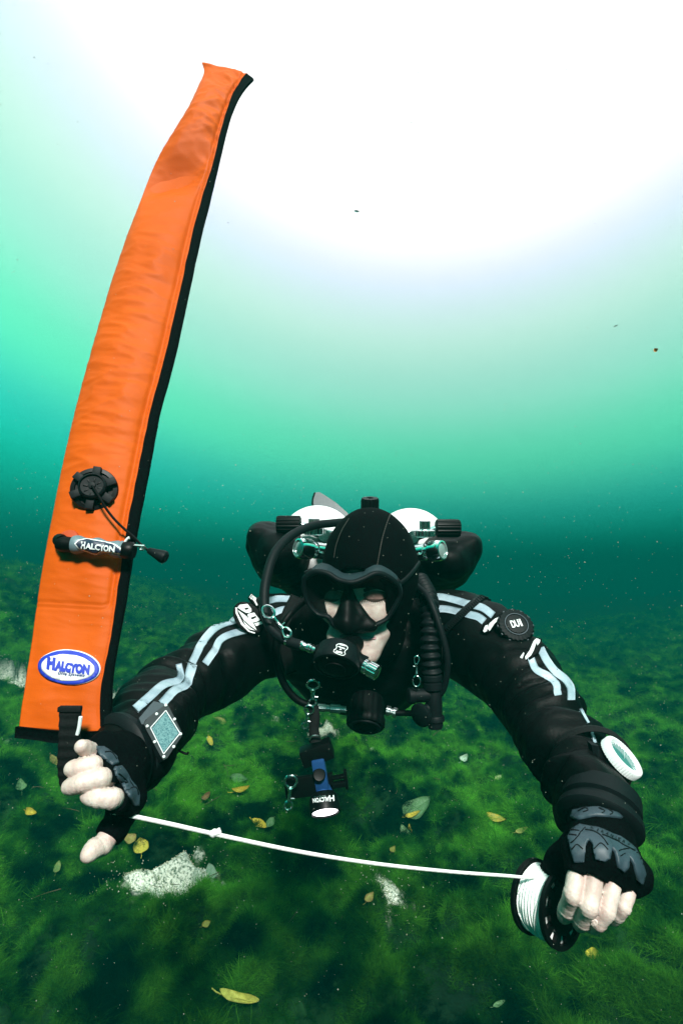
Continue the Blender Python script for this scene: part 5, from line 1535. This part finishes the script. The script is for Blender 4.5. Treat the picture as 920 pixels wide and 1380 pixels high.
# ------------------------------------------------------------------ fallen leaves, grit, drifting specks
LEAFM = {}
def leaf_mat(c, c2):
    k = (c, c2)
    if k not in LEAFM: LEAFM[k] = mat('leaf_skin', c, .6, noise=(55, .22, c2), bump=(120, .3), spec=.25)
    return LEAFM[k]
YEL, YEL2 = (.50, .40, .03), (.22, .21, .03); GRN, GRN2 = (.06, .17, .05), (.03, .09, .03); PAL, PAL2 = (.22, .36, .20), (.12, .24, .12); BRN, BRN2 = (.20, .13, .05), (.10, .07, .03); OLV, OLV2 = (.28, .30, .07), (.16, .20, .05)
def leaf(label, base, tip, width, c, c2, curl=.15, roll=.0, lift=.03, floating=None, group='fallen leaves'):
    mid = ((base[0] + tip[0]) / 2, (base[1] + tip[1]) / 2)
    if floating: q = P(*mid, floating); n = nrm(CAMP - q)
    else:
        q = on_ground(*mid); q = q + nrm(CAMP - q) * lift * K_BED + V3(0, 0, lift * .5 * K_BED); n = nrm(V3(0, 0, .8) + nrm(CAMP - q) * .75 + V3(roll, 0, 0))
    pl = Plane(q, n); a, b = pl.hit(*base)[0], pl.hit(*tip)[0]; n = pl.n
    ax = nrm(b - a); L = np.linalg.norm(b - a); s = np.cross(n, ax); W = width * L
    NU_, NV_ = 14, 7; pts, nn = [], []
    for i in range(NU_):
        t = i / (NU_ - 1); w = W * (math.sin(math.pi * t ** .8) ** .75 if 0 < t < 1 else 0) * (1 + .08 * math.sin(9 * t + L * 900)) + .0004
        for j in range(NV_):
            v = j / (NV_ - 1) * 2 - 1
            z = curl * L * (.75 * (2 * t - 1) ** 2) + curl * 1.9 * W * v * v + .03 * L * math.sin(5 * t + 2.3 * v + L * 500) - .02 * L * math.exp(-(v * 5) ** 2) + .012 * L * math.sin(7 * t + 3 * v)
            pts.append(a + ax * L * t + s * w * v + n * z - q); nn.append(n)
    vs, fs = shell_grid(pts, nn, .008 * L, NU_, NV_)
    o = obj('leaf', mesh('leaf', vs, fs), leaf_mat(c, c2), None, label, 'leaf', group); o.location = tuple(q)
    mb = MB(); mb.tube([a - ax * L * .22 + s * L * .05 + n * L * .02 - q, a - q, a + ax * L * .5 - n * curl * L * .0 - q + n * L * .016, a + ax * L * .93 - q + n * (curl * L * .36)], [L * .016, L * .016, L * .011, L * .005], 6, 16)
    m2 = mb.mesh('stem'); so = bpy.data.objects.new('stem', m2); COL.objects.link(so); m2.materials.append(leaf_mat(c2, c)); so.parent = o
    return o
leaf('large oval green leaf lying on the algae below the torch, right of it', (543, 1101), (579, 1078), .30, GRN, PAL2, .12)
leaf('narrow yellow leaf touching the underside of the large green leaf', (546, 1101), (566, 1094), .16, YEL, YEL2, .1)
leaf('small pale green leaf just under the large green leaf', (549, 1133), (541, 1114), .30, PAL, GRN, .2)
leaf('thin yellow leaf standing beside the small pale green leaf', (553, 1130), (551, 1112), .16, YEL, YEL2, .2)
leaf('crooked yellowish scrap of leaf above the centre of the white line', (526, 1150), (532, 1142), .35, YEL2, OLV2, .3)
leaf('bright yellow leaf pressed against a small green leaf above the line', (340, 1105), (360, 1116), .24, YEL, (.70, .58, .08), .12)
leaf('small green leaf pressed against a bright yellow leaf above the line', (368, 1103), (360, 1117), .34, PAL2, GRN, .15)
leaf('arched yellow green leaf left of the torch', (312, 1068), (336, 1064), .17, YEL2, YEL, .35)
leaf('broad olive leaf lying flat behind the arched yellow leaf', (311, 1047), (334, 1052), .28, GRN, GRN2, .1)
leaf('round speckled yellow leaf beside the diver\'s lowered thumb', (191, 1152), (189, 1131), .46, (.55, .50, .07), (.40, .40, .06), .12)
leaf('small brown oval leaf touching the round yellow leaf', (183, 1134), (167, 1128), .42, OLV, BRN, .15)
leaf('pale green leaf standing at the left edge beside the gripping hand', (30, 1068), (27, 1052), .32, PAL2, GRN, .2)
leaf('curled yellow leaf low left of the gripping hand', (35, 1093), (49, 1100), .30, YEL, YEL2, .3)
leaf('brown sliver of leaf behind the black webbing loop', (69, 1018), (78, 1032), .22, OLV, BRN, .1)
leaf('long dull green leaf at the lower left above the dark algae', (75, 1178), (80, 1161), .26, GRN, OLV2, .15)
leaf('grey green leaf at the picture\'s left rim under the buoy hem', (-2, 1010), (20, 996), .26, PAL2, GRN, .1)
leaf('long curved yellow leaf in the dark algae at the bottom', (296, 1339), (349, 1354), .12, (.50, .52, .10), YEL2, .2, lift=.04)
leaf('small yellow leaf below the large white sand patch', (272, 1249), (284, 1243), .35, OLV, YEL2, .2)
leaf('flat grey sheet of dead leaf right of the large sand patch', (288, 1186), (281, 1165), .30, (.22, .32, .24), (.14, .24, .16), .1)
leaf('dark brown curled leaf right of the wrist ring below the computer', (272, 1080), (283, 1070), .30, BRN, BRN2, .3)
leaf('long yellow brown leaf far right of the torch on bright algae', (654, 1099), (682, 1107), .20, OLV, YEL, .15)
leaf('pale leaf on bright algae right of the torch mount', (498, 1013), (513, 1008), .24, PAL, PAL2, .2)
leaf('tiny pale yellow leaf left of the right forearm', (667, 1051), (676, 1046), .30, (.55, .60, .30), PAL2, .2)
leaf('white green scrap of leaf left of the right elbow', (620, 1027), (630, 1020), .36, (.55, .70, .60), PAL, .3)
leaf('brown leaf sticking up in the small white sand patch', (492, 1217), (503, 1204), .30, BRN, OLV, .2, lift=.015)
leaf('faint yellowish leaf half sunk in algae above the spool', (694, 1122), (711, 1116), .18, OLV2, OLV, .1)
leaf('small round yellow leaf with a stalk under the hand with the spool', (806, 1287), (788, 1290), .40, (.60, .56, .06), YEL2, .3)
leaf('slim pale leaf at the bottom edge right of centre', (664, 1357), (680, 1349), .16, PAL2, GRN, .1)
leaf('slim yellow leaf under the left forearm', (281, 993), (286, 1006), .22, YEL, OLV, .15)
leaf('dull yellow leaf on the far bed under the left upper arm', (290, 968), (305, 976), .28, OLV, OLV2, .1)
leaf('orange scrap of leaf drifting high in the water at the right', (880, 473), (886, 470), .42, (.65, .28, .04), (.45, .20, .03), .3, floating=1.5, group='drifting scraps')
leaf('tiny teal scrap drifting high in the bright water', (477, 284.3), (484, 285), .16, (.05, .25, .22), (.10, .35, .30), .3, floating=1.6, group='drifting scraps')
leaf('dark sliver drifting in the pale water at the upper right', (826, 440.5), (832, 438), .10, (.10, .16, .12), (.06, .10, .08), .2, floating=1.8, group='drifting scraps')

def specks(name, pts, rad, m, label):
    t = np.array([(1, 1, 1), (1, -1, -1), (-1, 1, -1), (-1, -1, 1), ], float) / 1.7
    f = np.array([(0, 1, 2), (0, 3, 1), (0, 2, 3), (1, 3, 2)])
    oc = np.array([(1, 0, 0), (-1, 0, 0), (0, 1, 0), (0, -1, 0), (0, 0, 1), (0, 0, -1)], float)
    of = np.array([(0, 2, 4), (2, 1, 4), (1, 3, 4), (3, 0, 4), (2, 0, 5), (1, 2, 5), (3, 1, 5), (0, 3, 5)])
    V = pts[:, None] + oc[None] * rad[:, None, None] * RNG.uniform(.6, 1.3, (len(pts), 6, 1))
    Fq = (np.arange(len(pts)) * 6)[:, None, None] + of[None]
    return obj(name, np_mesh(name, V.reshape(-1, 3), Fq.reshape(-1, 3), False), m, None, label, kind='stuff')
# grit of broken shell on and round the bare patches
G_, Rg = [], []
for (cx, cy, rx, ry, amp) in SAND:
    cx, cy, rx, ry = [v * K_BED for v in (cx, cy, rx, ry)]
    n_ = 700
    x = RNG.normal(cx, rx * .85, n_); y = RNG.normal(cy, ry * .85, n_)
    keep = RNG.random(n_) < .25 + sand_mask(x, y)
    x, y = x[keep], y[keep]; dist = math.hypot(cx, cy)
    G_.append(np.stack([x, y, ground_h(x, y) + .004 + (sand_mask(x, y) < .3) * .03], 1)); Rg.append(RNG.uniform(.0012, .0032, len(x)) * (.55 + .3 * dist))
r = K_BED * np.sqrt(RNG.uniform(1.0, 30, 1100)); a = np.radians(RNG.uniform(-38, 38, 1100)); x, y = r * np.sin(a), r * np.cos(a)
G_.append(np.stack([x, y, ground_h(x, y) + .035], 1)); Rg.append(RNG.uniform(.0010, .0026, 1100) * (.5 + .3 * r))
specks('shell_grit', np.concatenate(G_), np.concatenate(Rg), mat('grit', (.62, .68, .55), .8, noise=(40, .2, (.35, .36, .22))), 'pale grains of shell grit on the bare patches and in the algae')
# bits of twig and stalk caught in the algae
mb = MB()
for k in range(130):
    r_ = K_BED * math.sqrt(RNG.uniform(1.2, 22)); a_ = math.radians(RNG.uniform(-36, 36)); x, y = r_ * math.sin(a_), r_ * math.cos(a_)
    z = ground_h(np.array([x]), np.array([y]))[0] + .03 * K_BED; th = RNG.uniform(0, 6.28); L_ = RNG.uniform(.03, .13) * (.6 + .2 * r_)
    d3 = V3(math.cos(th), math.sin(th), RNG.normal(0, .22)) * L_
    mb.tube([V3(x, y, z) - d3 / 2, V3(x, y, z) + V3(*RNG.normal(0, .006, 3)), V3(x, y, z) + d3 / 2], [.0012 * (1 + .3 * r_), .0006 * (1 + .3 * r_)], 5, 5)
mb.build('twig_litter', mat('twig', (.10, .075, .035), .8, noise=(9, .3, (.05, .045, .02))), None, label='thin brown bits of twig and stalk scattered over the algae', kind='stuff')
# fine matter drifting in the water
N_s = 3000
d_ = RNG.uniform(.55, 1, N_s) ** 1.0; d_ = .45 + 3.2 * RNG.random(N_s) ** 1.6
pts = np.array([P(RNG.uniform(-60, 980), RNG.uniform(-40, 1420) if k % 3 else RNG.uniform(620, 1100), d_[k]) for k in range(N_s)])
keep = pts[:, 2] > ground_h(pts[:, 0], pts[:, 1]) + .05
pts = pts[keep]; d_ = d_[keep]
rad = d_ / FPX * RNG.uniform(.32, .62, len(d_)) * np.where(RNG.random(len(d_)) < .07, 1.8, 1)
specks('drifting_particles', pts, rad, mat('particle', (.42, .40, .32), .8, noise=(3, .2, (.30, .36, .30))), 'tiny pale specks drifting in the water all around the diver')
print('leaves', time.time() - T0)
# ------------------------------------------------------------------ the water's haze
def build_haze():
    x, y0, y1, z0, z1 = 70, -70, 70, 1 - 1.6 * 2.9, 4.3
    V = [(sx, sy, sz) for sz in (z0, z1) for sy in (y0, y1) for sx in (-x, x)]
    Fc = [(0, 2, 3, 1), (4, 5, 7, 6), (0, 1, 5, 4), (2, 6, 7, 3), (0, 4, 6, 2), (1, 3, 7, 5)]
    me = mesh('haze', V, Fc, False)
    m = bpy.data.materials.new('water_haze'); m.use_nodes = True
    nt = m.node_tree; nt.nodes.remove(nt.nodes['Principled BSDF'])
    v = nt.nodes.new('ShaderNodeVolumePrincipled')
    v.inputs['Color'].default_value = HAZE_COL
    v.inputs['Density'].default_value = HAZE_DENS
    v.inputs['Anisotropy'].default_value = 0.0
    nt.links.new(v.outputs[0], nt.nodes['Material Output'].inputs['Volume'])
    return obj('haze', me, m, kind='stuff')
HAZE_DENS = 0.082
HAZE_COL = (.001, .118, .098, 1)
build_haze()
print('total', time.time() - T0)
